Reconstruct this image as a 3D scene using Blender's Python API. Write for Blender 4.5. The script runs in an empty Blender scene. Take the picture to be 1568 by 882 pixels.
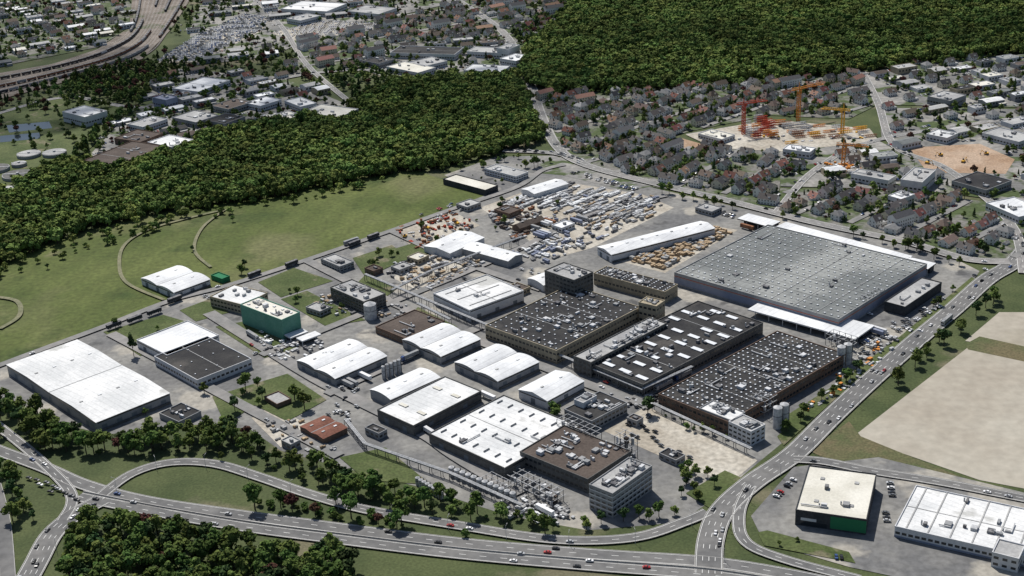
import bpy, math, random, bmesh
from mathutils import Vector, Matrix, noise
random.seed(7)
R=random.random
def U(a,b): return a+(b-a)*R()
# ---------------------------------------------------------------- camera model
FPX=2154.0; CX,CY=784.0,441.0; PITCH=math.radians(23.1); ROLL=math.radians(2.7); CAM=Vector((0,0,450))
Fw=Vector((0,math.cos(PITCH),-math.sin(PITCH))); R0=Vector((1,0,0)); U0=R0.cross(Fw)
Rt=(R0*math.cos(ROLL)-U0*math.sin(ROLL)); Up=(U0*math.cos(ROLL)+R0*math.sin(ROLL))
def S(p,z=0.0):
    "survey: photo measurement -> world point on the level z"
    d=Fw+Rt*((p[0]-CX)/FPX)+Up*(-(p[1]-CY)/FPX)
    t=(z-CAM.z)/d.z
    return CAM+d*t
scene=bpy.context.scene
cam=bpy.data.objects.new("camera",bpy.data.cameras.new("camera"))
scene.collection.objects.link(cam); scene.camera=cam
M=Matrix((Rt,Up,-Fw)).transposed().to_4x4(); M.translation=CAM; cam.matrix_world=M
cam.data.sensor_width=36; cam.data.lens=36*FPX/1568; cam.data.clip_end=60000; cam.data.clip_start=1
scene.view_settings.view_transform='Standard'; scene.view_settings.look='None'; scene.view_settings.exposure=0
# ---------------------------------------------------------------- light
az=math.radians(-22); el=math.radians(54)
sv=Vector((math.sin(az)*math.cos(el),math.cos(az)*math.cos(el),math.sin(el)))
ld=bpy.data.lights.new("sun",'SUN'); ld.energy=4.95; ld.angle=math.radians(.5); ld.color=(1,.96,.9)
lo=bpy.data.objects.new("sun",ld); scene.collection.objects.link(lo); lo.rotation_euler=sv.to_track_quat('Z','Y').to_euler()
w=bpy.data.worlds.new("World"); scene.world=w; w.use_nodes=True
nt=w.node_tree; bg=nt.nodes["Background"]; sk=nt.nodes.new("ShaderNodeTexSky"); sk.sky_type='NISHITA'; sk.sun_disc=False
sk.sun_elevation=el; sk.sun_rotation=az; nt.links.new(sk.outputs[0],bg.inputs[0]); bg.inputs[1].default_value=.08
# ---------------------------------------------------------------- materials
def mat(name,c1,c2=None,scale=.05,rough=.85,fine=.6,fa=.25,inst=False,rand=None,seam=0,seamv=.86,seams=.07,spec=.15,ramp=(.4,.6),third=None,locvar=0):
    m=bpy.data.materials.new(name); m.use_nodes=True; n=m.node_tree.nodes; L=m.node_tree.links
    b=n["Principled BSDF"]; b.inputs["Roughness"].default_value=rough
    b.inputs["Specular IOR Level"].default_value=spec
    if inst: pos=n.new("ShaderNodeTexCoord").outputs["Object"]
    else: pos=n.new("ShaderNodeNewGeometry").outputs["Position"]
    c2=c2 or c1
    t=n.new("ShaderNodeTexNoise"); t.inputs["Scale"].default_value=scale; t.inputs["Detail"].default_value=7; t.inputs["Roughness"].default_value=.6
    L.new(pos,t.inputs["Vector"])
    r=n.new("ShaderNodeValToRGB"); L.new(t.outputs["Fac"],r.inputs[0])
    r.color_ramp.elements[0].position=ramp[0]; r.color_ramp.elements[1].position=ramp[1]
    r.color_ramp.elements[0].color=(*c1,1); r.color_ramp.elements[1].color=(*c2,1)
    col=r.outputs[0]
    if third:
        for th in (third if isinstance(third,list) else [third]):
            t3=n.new("ShaderNodeTexNoise"); t3.inputs["Scale"].default_value=th[1]; t3.inputs["Detail"].default_value=6; L.new(pos,t3.inputs["Vector"])
            mr=n.new("ShaderNodeMapRange"); mr.inputs[1].default_value=th[2]; mr.inputs[2].default_value=th[2]+(th[3] if len(th)>3 else .06); L.new(t3.outputs["Fac"],mr.inputs[0])
            mx=n.new("ShaderNodeMix"); mx.data_type='RGBA'; L.new(mr.outputs[0],mx.inputs[0]); L.new(col,mx.inputs[6]); mx.inputs[7].default_value=(*th[0],1); col=mx.outputs[2]
    if fa>0:
        t2=n.new("ShaderNodeTexNoise"); t2.inputs["Scale"].default_value=fine; t2.inputs["Detail"].default_value=4; L.new(pos,t2.inputs["Vector"])
        mr=n.new("ShaderNodeMapRange"); mr.inputs[1].default_value=.3; mr.inputs[2].default_value=.7; mr.inputs[3].default_value=1-fa; mr.inputs[4].default_value=1+fa; L.new(t2.outputs["Fac"],mr.inputs[0])
        v=n.new("ShaderNodeVectorMath"); v.operation='SCALE'; L.new(col,v.inputs[0]); L.new(mr.outputs[0],v.inputs[3]); col=v.outputs[0]
    if seam:
        mp=n.new("ShaderNodeMapping"); mp.inputs["Rotation"].default_value=(0,0,math.radians(seam)); L.new(pos,mp.inputs[0])
        wv=n.new("ShaderNodeTexWave"); wv.inputs["Scale"].default_value=seams; wv.inputs["Distortion"].default_value=.15; L.new(mp.outputs[0],wv.inputs["Vector"])
        mr=n.new("ShaderNodeMapRange"); mr.inputs[1].default_value=0;mr.inputs[2].default_value=.12 if seams>.05 else .9; mr.inputs[3].default_value=seamv; mr.inputs[4].default_value=1; L.new(wv.outputs["Fac"],mr.inputs[0])
        v=n.new("ShaderNodeVectorMath"); v.operation='SCALE'; L.new(col,v.inputs[0]); L.new(mr.outputs[0],v.inputs[3]); col=v.outputs[0]
    if rand or locvar:
        oi=n.new("ShaderNodeObjectInfo")
    if locvar:
        t4=n.new("ShaderNodeTexNoise"); t4.inputs["Scale"].default_value=.009; t4.inputs["Detail"].default_value=4; L.new(oi.outputs["Location"],t4.inputs["Vector"])
        mr=n.new("ShaderNodeMapRange"); mr.inputs[1].default_value=.32; mr.inputs[2].default_value=.68; mr.inputs[3].default_value=1-locvar; mr.inputs[4].default_value=1+locvar; L.new(t4.outputs["Fac"],mr.inputs[0])
        v=n.new("ShaderNodeVectorMath"); v.operation='SCALE'; L.new(col,v.inputs[0]); L.new(mr.outputs[0],v.inputs[3]); col=v.outputs[0]
    if rand:
        hs=n.new("ShaderNodeHueSaturation"); L.new(col,hs.inputs["Color"])
        mr=n.new("ShaderNodeMapRange"); mr.inputs[3].default_value=1-rand; mr.inputs[4].default_value=1+rand; L.new(oi.outputs["Random"],mr.inputs[0]); L.new(mr.outputs[0],hs.inputs["Value"])
        ml=n.new("ShaderNodeMath"); ml.operation='MULTIPLY'; ml.inputs[1].default_value=7.31; L.new(oi.outputs["Random"],ml.inputs[0])
        fr=n.new("ShaderNodeMath"); fr.operation='FRACT'; L.new(ml.outputs[0],fr.inputs[0])
        m2=n.new("ShaderNodeMapRange"); m2.inputs[3].default_value=.475; m2.inputs[4].default_value=.525; L.new(fr.outputs[0],m2.inputs[0]); L.new(m2.outputs[0],hs.inputs["Hue"])
        col=hs.outputs[0]
    L.new(col,b.inputs["Base Color"])
    return m
m_ground=mat("ground",(.05,.068,.026),(.078,.095,.038),.02,third=((.14,.13,.08),.012,.58))
m_meadow=mat("meadow_grass",(.066,.090,.022),(.104,.126,.036),.010,fine=.25,fa=.25,seam=20,seamv=.90,seams=.012,third=[((.135,.14,.06),.007,.52,.14),((.048,.072,.018),.018,.58,.1),((.19,.175,.10),.013,.68,.05)])
m_lawn=mat("lawn",(.055,.078,.024),(.088,.108,.04),.03,fa=.3,third=((.15,.14,.085),.04,.60))
m_dry=mat("dry_grass",(.13,.11,.06),(.08,.095,.04),.03,fa=.3)
m_yard=mat("yard_asphalt",(.14,.14,.14),(.235,.23,.215),.018,fine=.25,fa=.2,third=[((.33,.31,.27),.02,.57),((.09,.09,.09),.035,.62)])
m_beige=mat("gravel_yard",(.33,.295,.24),(.46,.43,.37),.02,fine=.3,fa=.25)
m_field=mat("bare_field",(.34,.305,.25),(.40,.37,.31),.01,fine=.15,fa=.1,third=((.29,.26,.2),.006,.58),seam=30,seamv=.96,seams=.02)
m_soil=mat("bare_soil",(.30,.20,.13),(.40,.30,.22),.02)
m_town=mat("town_ground",(.065,.09,.035),(.17,.165,.15),.035,fine=.3,fa=.3,ramp=(.47,.57))
m_comm=mat("commercial_ground",(.15,.15,.145),(.28,.27,.25),.02,fine=.2,fa=.25,third=((.065,.09,.035),.03,.52))
m_road=mat("asphalt",(.125,.125,.125),(.17,.167,.162),.03,fine=.2,fa=.15)
m_road2=mat("street_asphalt",(.19,.19,.185),(.25,.24,.23),.03,fine=.2,fa=.15)
m_paint=mat("road_paint",(.75,.75,.72),fa=.1)
m_kerb=mat("kerb_concrete",(.38,.37,.35),fa=.15)
m_path=mat("track",(.15,.155,.09),(.20,.19,.12),.05)
m_rail=mat("railway_ballast",(.13,.11,.09),(.20,.17,.145),.03,fa=.25,third=((.07,.08,.04),.02,.58))
m_bed=mat("track_bed",(.05,.04,.035),(.075,.06,.05),.1,fa=.2)
m_steel=mat("rail_steel",(.35,.33,.31),rough=.5)
m_water=mat("water",(.02,.03,.035),rough=.1,spec=.5,fa=0)
WH=mat("white_metal_roof",(.58,.59,.60),(.74,.75,.75),.04,rough=.55,fa=.07,seam=43)
WH2=mat("white_sheet_roof",(.54,.55,.55),(.72,.72,.71),.03,rough=.6,fa=.1,seam=-47,third=((.45,.45,.43),.03,.62))
CR=mat("cream_roof",(.55,.53,.46),(.66,.64,.57),.04,fa=.08)
LG=mat("light_grey_roof",(.28,.28,.28),(.40,.40,.39),.03,fa=.15)
GR=mat("grey_membrane_roof",(.145,.157,.157),(.205,.215,.21),.012,fine=.2,fa=.15,seam=43,third=((.27,.28,.27),.012,.54))
DK=mat("bitumen_roof",(.026,.026,.028),(.046,.045,.044),.05,fa=.2,third=((.075,.07,.065),.03,.6))
BR=mat("brown_roof",(.07,.055,.047),(.10,.08,.068),.05,fa=.2)
RD=mat("red_tile_roof",(.15,.065,.045),(.20,.09,.065),.1,fa=.2)
W_white=mat("white_cladding",(.50,.51,.53),(.58,.58,.58),.1,fa=.08)
W_grey=mat("grey_cladding",(.24,.25,.26),(.30,.30,.30),.1,fa=.1)
W_beige=mat("beige_render",(.30,.26,.19),(.37,.32,.23),.1,fa=.12)
W_brick=mat("brick_wall",(.13,.09,.07),(.17,.115,.085),.2,fa=.15)
W_dkgrey=mat("dark_grey_wall",(.10,.10,.098),(.14,.138,.13),.2,fa=.15)
W_dark=mat("dark_cladding",(.04,.045,.05),(.06,.06,.065),.1)
W_green=mat("green_cladding",(.09,.24,.18),(.12,.27,.21),.1,fa=.08)
W_teal=mat("bright_green_cladding",(.03,.17,.08),fa=.05)
W_blue=mat("blue_cladding",(.19,.22,.30),(.24,.26,.33),.1,fa=.05)
SKY=mat("skylight_dome",(.66,.68,.70),fa=.05,rough=.4)
GL=mat("window_glass",(.02,.025,.03),rough=.15,spec=.5,fa=0)
DOOR=mat("roller_door",(.15,.17,.19),fa=.1)
MET=mat("galvanised_metal",(.38,.39,.4),(.5,.5,.5),.3,rough=.45,fa=.15)
MET2=mat("dark_machinery",(.10,.10,.11),(.2,.2,.2),.3,fa=.2)
YEL=mat("yellow_paint",(.66,.38,.06),fa=.15); RED=mat("red_paint",(.40,.07,.04),fa=.15); ORG=mat("orange_paint",(.58,.24,.06),fa=.15)
CRATE=mat("wooden_crate",(.30,.22,.14),(.42,.32,.21),.3,fa=.2); RUST=mat("rusty_steel",(.2,.09,.05),(.28,.14,.08),.3,fa=.2)
# ---------------------------------------------------------------- mesh builder
Z=Vector((0,0,1))
class MB:
    def __init__(s): s.v=[];s.f=[];s.m=[];s.mats=[]
    def mi(s,m):
        if m not in s.mats: s.mats.append(m)
        return s.mats.index(m)
    def face(s,pts,m):
        i=len(s.v); s.v+= [Vector(p) for p in pts]; s.f.append(tuple(range(i,i+len(pts)))); s.m.append(s.mi(m))
    def box(s,o,u,v,w,m,top=None,bot=False):
        o=Vector(o); p=[o,o+u,o+u+v,o+v]; q=[a+w for a in p]
        s.face(q,top or m)
        for i in range(4):
            j=(i+1)%4; s.face([p[i],p[j],q[j],q[i]],m)
        if bot: s.face(p[::-1],m)
    def cbox(s,x,y,z,dx,dy,dz,m,top=None,ang=0):
        c,sn=math.cos(ang),math.sin(ang); u=Vector((c*dx,sn*dx,0)); v=Vector((-sn*dy,c*dy,0))
        s.box(Vector((x,y,z))-u/2-v/2,u,v,Vector((0,0,dz)),m,top,True)
    def cyl(s,c,r,h,m,n=12,top=None,ax=None,r2=None):
        c=Vector(c); ax=ax or Z; ax=ax.normalized(); a=ax.orthogonal().normalized(); b=ax.cross(a); r2=r if r2 is None else r2
        P=[c+a*r*math.cos(2*math.pi*i/n)+b*r*math.sin(2*math.pi*i/n) for i in range(n)]
        Q=[c+ax*h+a*r2*math.cos(2*math.pi*i/n)+b*r2*math.sin(2*math.pi*i/n) for i in range(n)]
        for i in range(n): s.face([P[i],P[(i+1)%n],Q[(i+1)%n],Q[i]],m)
        if r2>.01: s.face(Q,top or m)
    def mesh(s,name,origin=None):
        o=origin or Vector((0,0,0))
        me=bpy.data.meshes.new(name); me.from_pydata([tuple(p-o) for p in s.v],[],s.f)
        for m in s.mats: me.materials.append(m)
        me.polygons.foreach_set("material_index",s.m); me.update(); return me
    def make(s,name,origin=None):
        o=origin or Vector((0,0,0)); ob=bpy.data.objects.new(name,s.mesh(name,o)); ob.location=o
        scene.collection.objects.link(ob); return ob
def link(name,me,loc,rz=0,sc=1):
    ob=bpy.data.objects.new(name,me); ob.location=loc; ob.rotation_euler=(0,0,rz); ob.scale=(sc,sc,sc) if not isinstance(sc,tuple) else sc
    scene.collection.objects.link(ob); return ob
# ---------------------------------------------------------------- ground sheets
zl=[0.0]
def nz(): zl[0]+=.02; return zl[0]
mb=MB(); mb.face([(-30000,-30000,0),(30000,-30000,0),(30000,30000,0),(-30000,30000,0)],m_ground); mb.make("ground")
def sheet(name,px,m):
    z=nz(); pts=[S(p,z) for p in px]; mb=MB(); mb.face(pts,m); ob=mb.make(name)
    if ob.data.polygons[0].normal.z<0: ob.data.flip_normals()
    return pts
def smooth(P,n=6):
    out=[]
    for i in range(len(P)-1):
        p0=P[max(i-1,0)];p1=P[i];p2=P[i+1];p3=P[min(i+2,len(P)-1)]
        for k in range(n):
            t=k/n; out.append(.5*((2*p1)+(p2-p0)*t+(2*p0-5*p1+4*p2-p3)*t*t+(3*p1-p0-3*p2+p3)*t**3))
    out.append(P[-1]); return out
def normals(P):
    N=[]
    for i in range(len(P)):
        d=(P[min(i+1,len(P)-1)]-P[max(i-1,0)]); d.z=0; d.normalize(); N.append(Vector((d.y,-d.x,0)))
    return N
def ribbon(mb,P,N,o1,o2,z,m,i0=0,i1=None):
    i1=len(P)-1 if i1 is None else i1
    for i in range(i0,i1):
        a=[P[i]+N[i]*o1,P[i]+N[i]*o2,P[i+1]+N[i+1]*o2,P[i+1]+N[i+1]*o1]
        for q in a: q.z=z
        if (a[1]-a[0]).cross(a[2]-a[0]).z<0: a=a[::-1]
        mb.face(a,m)
def resample(P,step):
    out=[P[0].copy()]; acc=0
    for i in range(len(P)-1):
        L=(P[i+1]-P[i]).length; t=step-acc
        while t<=L: out.append(P[i].lerp(P[i+1],t/L)); t+=step
        acc=(acc+L)%step
    return out
roads={}
zr=[.90]
def road(name,px,wd,m=None,marks=True,kerb=True,lanes=2,edge=True,barrier=None):
    m=m or m_road; zr[0]+=.012; z=zr[0]
    P=resample(smooth([S(p) for p in px]),4.0); N=normals(P); mb=MB()
    ribbon(mb,P,N,-wd/2,wd/2,z,m); mb.make(name)
    if kerb:
        kb=MB()
        for sgn in(-1,1):
            ribbon(kb,P,N,sgn*(wd/2),sgn*(wd/2+.35),z+.12,m_kerb)
            for i in range(len(P)-1):
                a=[P[i]+N[i]*sgn*wd/2,P[i+1]+N[i+1]*sgn*wd/2]; kb.face([(a[0].x,a[0].y,z),(a[1].x,a[1].y,z),(a[1].x,a[1].y,z+.12),(a[0].x,a[0].y,z+.12)],m_kerb)
        kb.make("kerb")
    if marks:
        k=MB()
        if edge:
            for sgn in(-1,1): ribbon(k,P,N,sgn*(wd/2-.6)-.12,sgn*(wd/2-.6)+.12,z+.02,m_paint)
        for l in range(1,lanes):
            o=-wd/2+.6+(wd-1.2)*l/lanes
            for i in range(0,len(P)-2,3): ribbon(k,P,N,o-.13,o+.13,z+.02,m_paint,i,i+1)
        k.make("road_markings")
    if barrier:
        k=MB(); o=barrier
        for i in range(len(P)-1):
            a,b=P[i]+N[i]*o,P[i+1]+N[i+1]*o; k.box(a,b-a,N[i]*.5,Z*(z+.9),m_kerb)
        k.make("crash_barrier")
    roads[name+"#%d"%len(roads)]=(P,N,wd,z); return P
L=sheet
L("meadow",[(-300,560),(-200,450),(0,400),(60,375),(200,335),(320,310),(450,285),(560,268),(640,262),(745,298),(700,320),(600,356),(470,400),(350,441),(260,464),(160,503),(10,556),(-100,600)],m_meadow)
L("factory_yard",[(-40,570),(10,552),(160,500),(260,461),(350,437),(470,397),(600,352),(690,320),(745,298),(680,268),(760,240),(850,238),(900,262),(1010,290),(1150,322),(1300,352),(1440,385),(1500,415),(1480,445),(1390,520),(1300,590),(1220,660),(1165,705),(1100,760),(1040,800),(900,812),(780,790),(640,745),(520,715),(430,690),(380,655),(300,655),(160,665),(60,640),(-30,592)],m_yard)
L("gravel_yard",[(735,318),(850,276),(985,298),(1032,318),(905,380),(850,395)],m_beige)
L("gravel_yard",[(935,396),(1067,342),(1130,352),(1018,418)],m_beige)
L("gravel_yard",[(600,425),(690,375),(745,405),(650,450)],m_beige)
L("gravel_yard",[(600,352),(690,322),(735,345),(640,385)],m_beige)
L("visitor_parking_lot",[(925,660),(990,622),(1160,705),(1120,738),(1060,720)],m_beige)
L("gravel_yard",[(385,640),(420,620),(470,650),(430,685)],m_beige)
L("gravel_yard",[(860,240),(905,258),(1000,285),(960,292),(860,268),(790,262)],m_comm)
L("bare_field",[(1307,668),(1482,532),(1600,560),(1800,640),(1800,810),(1568,748),(1500,735)],m_field)
L("bare_field",[(1478,522),(1530,478),(1700,478),(1700,560),(1600,540)],m_field)
L("dry_grass_verge",[(1238,690),(1300,645),(1318,668),(1500,742),(1560,755),(1440,750),(1300,718)],m_dry)
L("dry_grass_verge",[(1478,527),(1500,515),(1700,560),(1700,600),(1580,556),(1482,535)],m_dry)
L("retail_parking",[(1150,790),(1215,715),(1345,700),(1600,762),(1800,830),(1800,960),(1450,900),(1300,868),(1170,830)],m_yard)
for p in ([(275,475),(320,458),(352,478),(300,492)],[(330,500),(385,490),(455,532),(405,548)],[(395,432),(450,410),(510,430),(430,455)],[(430,458),(470,445),(560,490),(500,500)],
 [(158,508),(250,482),(305,498),(215,545)],[(325,607),(440,572),(500,612),(440,645),(390,620),(345,650)],[(520,700),(590,685),(660,742),(560,735)],[(540,395),(600,375),(625,395),(560,425)],
 [(560,420),(610,440),(590,455),(540,440)],[(590,385),(640,370),(665,385),(620,400)],[(1050,755),(1110,720),(1150,738),(1090,780)],[(1190,645),(1285,585),(1300,595),(1200,670)],[(640,470),(700,500),(690,510),(630,480)],
 [(1200,682),(1300,592),(1390,527),(1500,432),(1488,424),(1378,515),(1290,580),(1190,668)],[(1160,815),(1175,812),(1300,845),(1310,862),(1170,835)]): L("lawn",p,m_lawn)
# town grounds
D={}
D['a']=[(800,145),(1000,138),(1110,132),(1200,125),(1170,178),(1060,200),(1005,215),(1040,240),(1000,284),(880,246),(850,222),(830,180)]
D['b']=[(1200,125),(1320,110),(1340,162),(1300,182),(1170,176)]
D['c']=[(1320,112),(1400,98),(1620,78),(1620,165),(1345,160)]
D['d']=[(1050,205),(1180,183),(1330,198),(1345,215),(1200,228),(1090,222)]
D['e']=[(1000,240),(1050,222),(1200,230),(1190,320),(1000,286)]
D['f']=[(1195,228),(1345,215),(1400,245),(1400,290),(1195,285)]
D['g']=[(1195,288),(1400,295),(1640,325),(1640,395),(1500,400),(1430,380),(1190,322)]
D['h']=[(1345,165),(1640,168),(1640,320),(1405,290),(1400,245),(1350,210)]
D['i']=[(470,62),(600,28),(700,8),(720,-30),(890,-30),(880,5),(850,45),(795,75),(700,65),(600,68),(570,105),(430,118)]
D['j']=[(560,108),(600,68),(700,66),(800,75),(805,105),(700,118),(600,122)]
D['k']=[(-20,8),(205,-10),(195,45),(150,72),(-20,105)]
D['l']=[(290,60),(300,10),(430,-20),(700,-20),(690,5),(600,26),(470,60),(420,85),(300,100)]
D['m']=[(130,245),(210,160),(270,105),(430,118),(545,165),(430,185),(230,240)]
D['n']=[(-20,170),(100,150),(200,165),(130,235),(60,262),(-20,300)]
SOIL=[(1392,226),(1500,220),(1554,244),(1540,266),(1420,264)]
for k in 'abegik': L("town_ground",D[k],m_town)
for k in 'cdfhjlm': L("commercial_ground",D[k],m_comm)
L("works_ground",D['n'],m_lawn)
L("bare_soil",SOIL,m_soil)
L("bare_soil",[(1000,222),(1045,212),(1095,226),(1040,238)],m_soil)
YARD=[(1050,206),(1180,183),(1332,197),(1346,216),(1200,232),(1092,226)]
L("storage_yard",YARD,m_beige)
L("water_basin",[(10,192),(75,186),(80,196),(14,203)],m_water); L("water_basin",[(0,208),(60,203),(62,212),(0,218)],m_water)
LOTS=(([(236,96),(300,55),(375,22),(415,28),(400,48),(300,95)],.62),([(415,50),(500,32),(578,36),(575,46),(450,62)],.25))
for p,_ in LOTS: L("car_storage_lot",p,m_beige)
# railway
RA=[(190,-60),(205,-30),(198,42),(150,75),(80,98),(-60,122)]; RB=[(325,-60),(310,-30),(262,45),(218,90),(90,128),(-60,168)]
L("railway_ballast",RA+RB[::-1],m_rail)
mb=MB(); railP=[]
for k in range(13):
    t=(k+.5)/13
    P=resample(smooth([S((a[0]*(1-t)+b[0]*t,a[1]*(1-t)+b[1]*t)) for a,b in zip(RA,RB)]),12); N=normals(P); railP.append((P,N))
    ribbon(mb,P,N,-1.5,1.5,.92,m_bed)
    for o in(-.75,.75): ribbon(mb,P,N,o-.14,o+.14,1.05,m_steel)
mb.make("railway_tracks")
# roads
road("highway_carriageway",[(-60,668),(0,692),(70,718),(130,744),(220,768),(350,788),(500,808),(700,833),(900,850),(1080,862),(1200,880),(1320,905)],10,lanes=2,barrier=None)
road("highway_carriageway",[(120,762),(230,784),(370,808),(520,828),(700,850),(900,868),(1080,882),(1200,900)],9,lanes=2,barrier=-5.6)
road("service_road",[(150,765),(200,728),(260,710),(330,712),(400,733),(470,757),(560,782),(700,806),(850,828),(970,825),(1050,800),(1085,785)],8)
road("main_road",[(1085,880),(1088,830),(1105,785),(1150,742),(1215,697),(1272,641),(1332,585),(1400,525),(1460,475),(1510,430),(1550,405),(1580,370)],15,lanes=4)
road("slip_road",[(1150,745),(1132,785),(1140,830),(1200,858),(1320,890)],7)
road("side_road",[(1215,705),(1260,708),(1330,722),(1440,740),(1568,765),(1750,800)],8)
road("approach_road",[(25,920),(55,865),(80,820),(115,790),(160,765)],14,lanes=4)
road("farm_road",[(15,960),(12,880),(5,800),(-10,740)],8,marks=False)
road("slip_road",[(-20,640),(60,705),(110,760),(95,800)],7)
road("works_road",[(-20,568),(60,538),(160,501),(260,462),(350,438),(470,399),(600,354),(690,322),(790,288),(830,262),(870,252)],7,m_road2,False,False)
for px,wd in(([(170,512),(260,560),(330,600),(520,700)],9),([(320,480),(400,530),(500,590),(640,660),(700,700),(800,760)],11),([(400,545),(560,480),(660,440),(800,380),(900,330),(1020,300)],8),
  ([(470,400),(560,445),(700,510),(900,590),(1000,625)],9),([(500,605),(600,560),(740,500)],9),([(940,625),(1000,600),(1060,570)],8),([(600,355),(700,400),(830,445)],8)):
    road("works_road",px,wd,m_road2,False,False)
road("town_avenue",[(640,-40),(700,0),(770,50),(805,110),(830,180),(855,228),(900,255),(1010,284),(1100,305),(1250,343),(1380,370),(1480,398),(1550,402)],11,m_road2)
road("town_avenue",[(770,232),(850,236),(900,252)],9,m_road2)
road("town_street",[(1568,420),(1545,340),(1450,260),(1370,225),(1345,160),(1320,110)],9,m_road2,True,False)
road("town_street",[(1190,325),(1250,260),(1345,215),(1568,180)],8,m_road2,True,False)
road("town_street",[(-20,180),(100,150),(200,165),(300,160),(440,120),(560,108),(700,120),(800,112)],9,m_road2,True,False)
road("town_street",[(370,-20),(430,40),(470,100),(545,165)],8,m_road2,True,False)
road("dirt_track",[(345,322),(290,335),(230,352),(192,375),(183,405),(195,435),(255,462)],3.2,m_path,False,False)
road("dirt_track",[(345,322),(310,350),(298,385),(325,412)],3,m_path,False,False)
road("dirt_track",[(0,505),(30,485),(25,462),(-20,455)],4,m_path,False,False)
def inpoly(x,y,P):
    c=False; j=len(P)-1
    for i in range(len(P)):
        if (P[i].y>y)!=(P[j].y>y) and x<(P[j].x-P[i].x)*(y-P[i].y)/(P[j].y-P[i].y)+P[i].x: c=not c
        j=i
    return c
def W(px): return [S(p) for p in px]
foot=[]
def addfoot(P): foot.append((min(p.x for p in P),max(p.x for p in P),min(p.y for p in P),max(p.y for p in P),P))
def blocked(x,y,mrg=3):
    for a,b,c,d,P in foot:
        if a-mrg<x<b+mrg and c-mrg<y<d+mrg:
            for ox,oy in((0,0),(mrg,0),(-mrg,0),(0,mrg),(0,-mrg)):
                if inpoly(x+ox,y+oy,P): return True
    return False
rg=set()
def onroad(x,y,m=2): return (int(x//6),int(y//6)) in rg
for nm,(P,N,wd,z) in roads.items():
    if nm.startswith("dirt"): continue
    for i in range(len(P)):
        o=-wd/2
        while o<=wd/2+.1: q=P[i]+N[i]*o; rg.add((int(q.x//6),int(q.y//6))); o+=wd/4
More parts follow.
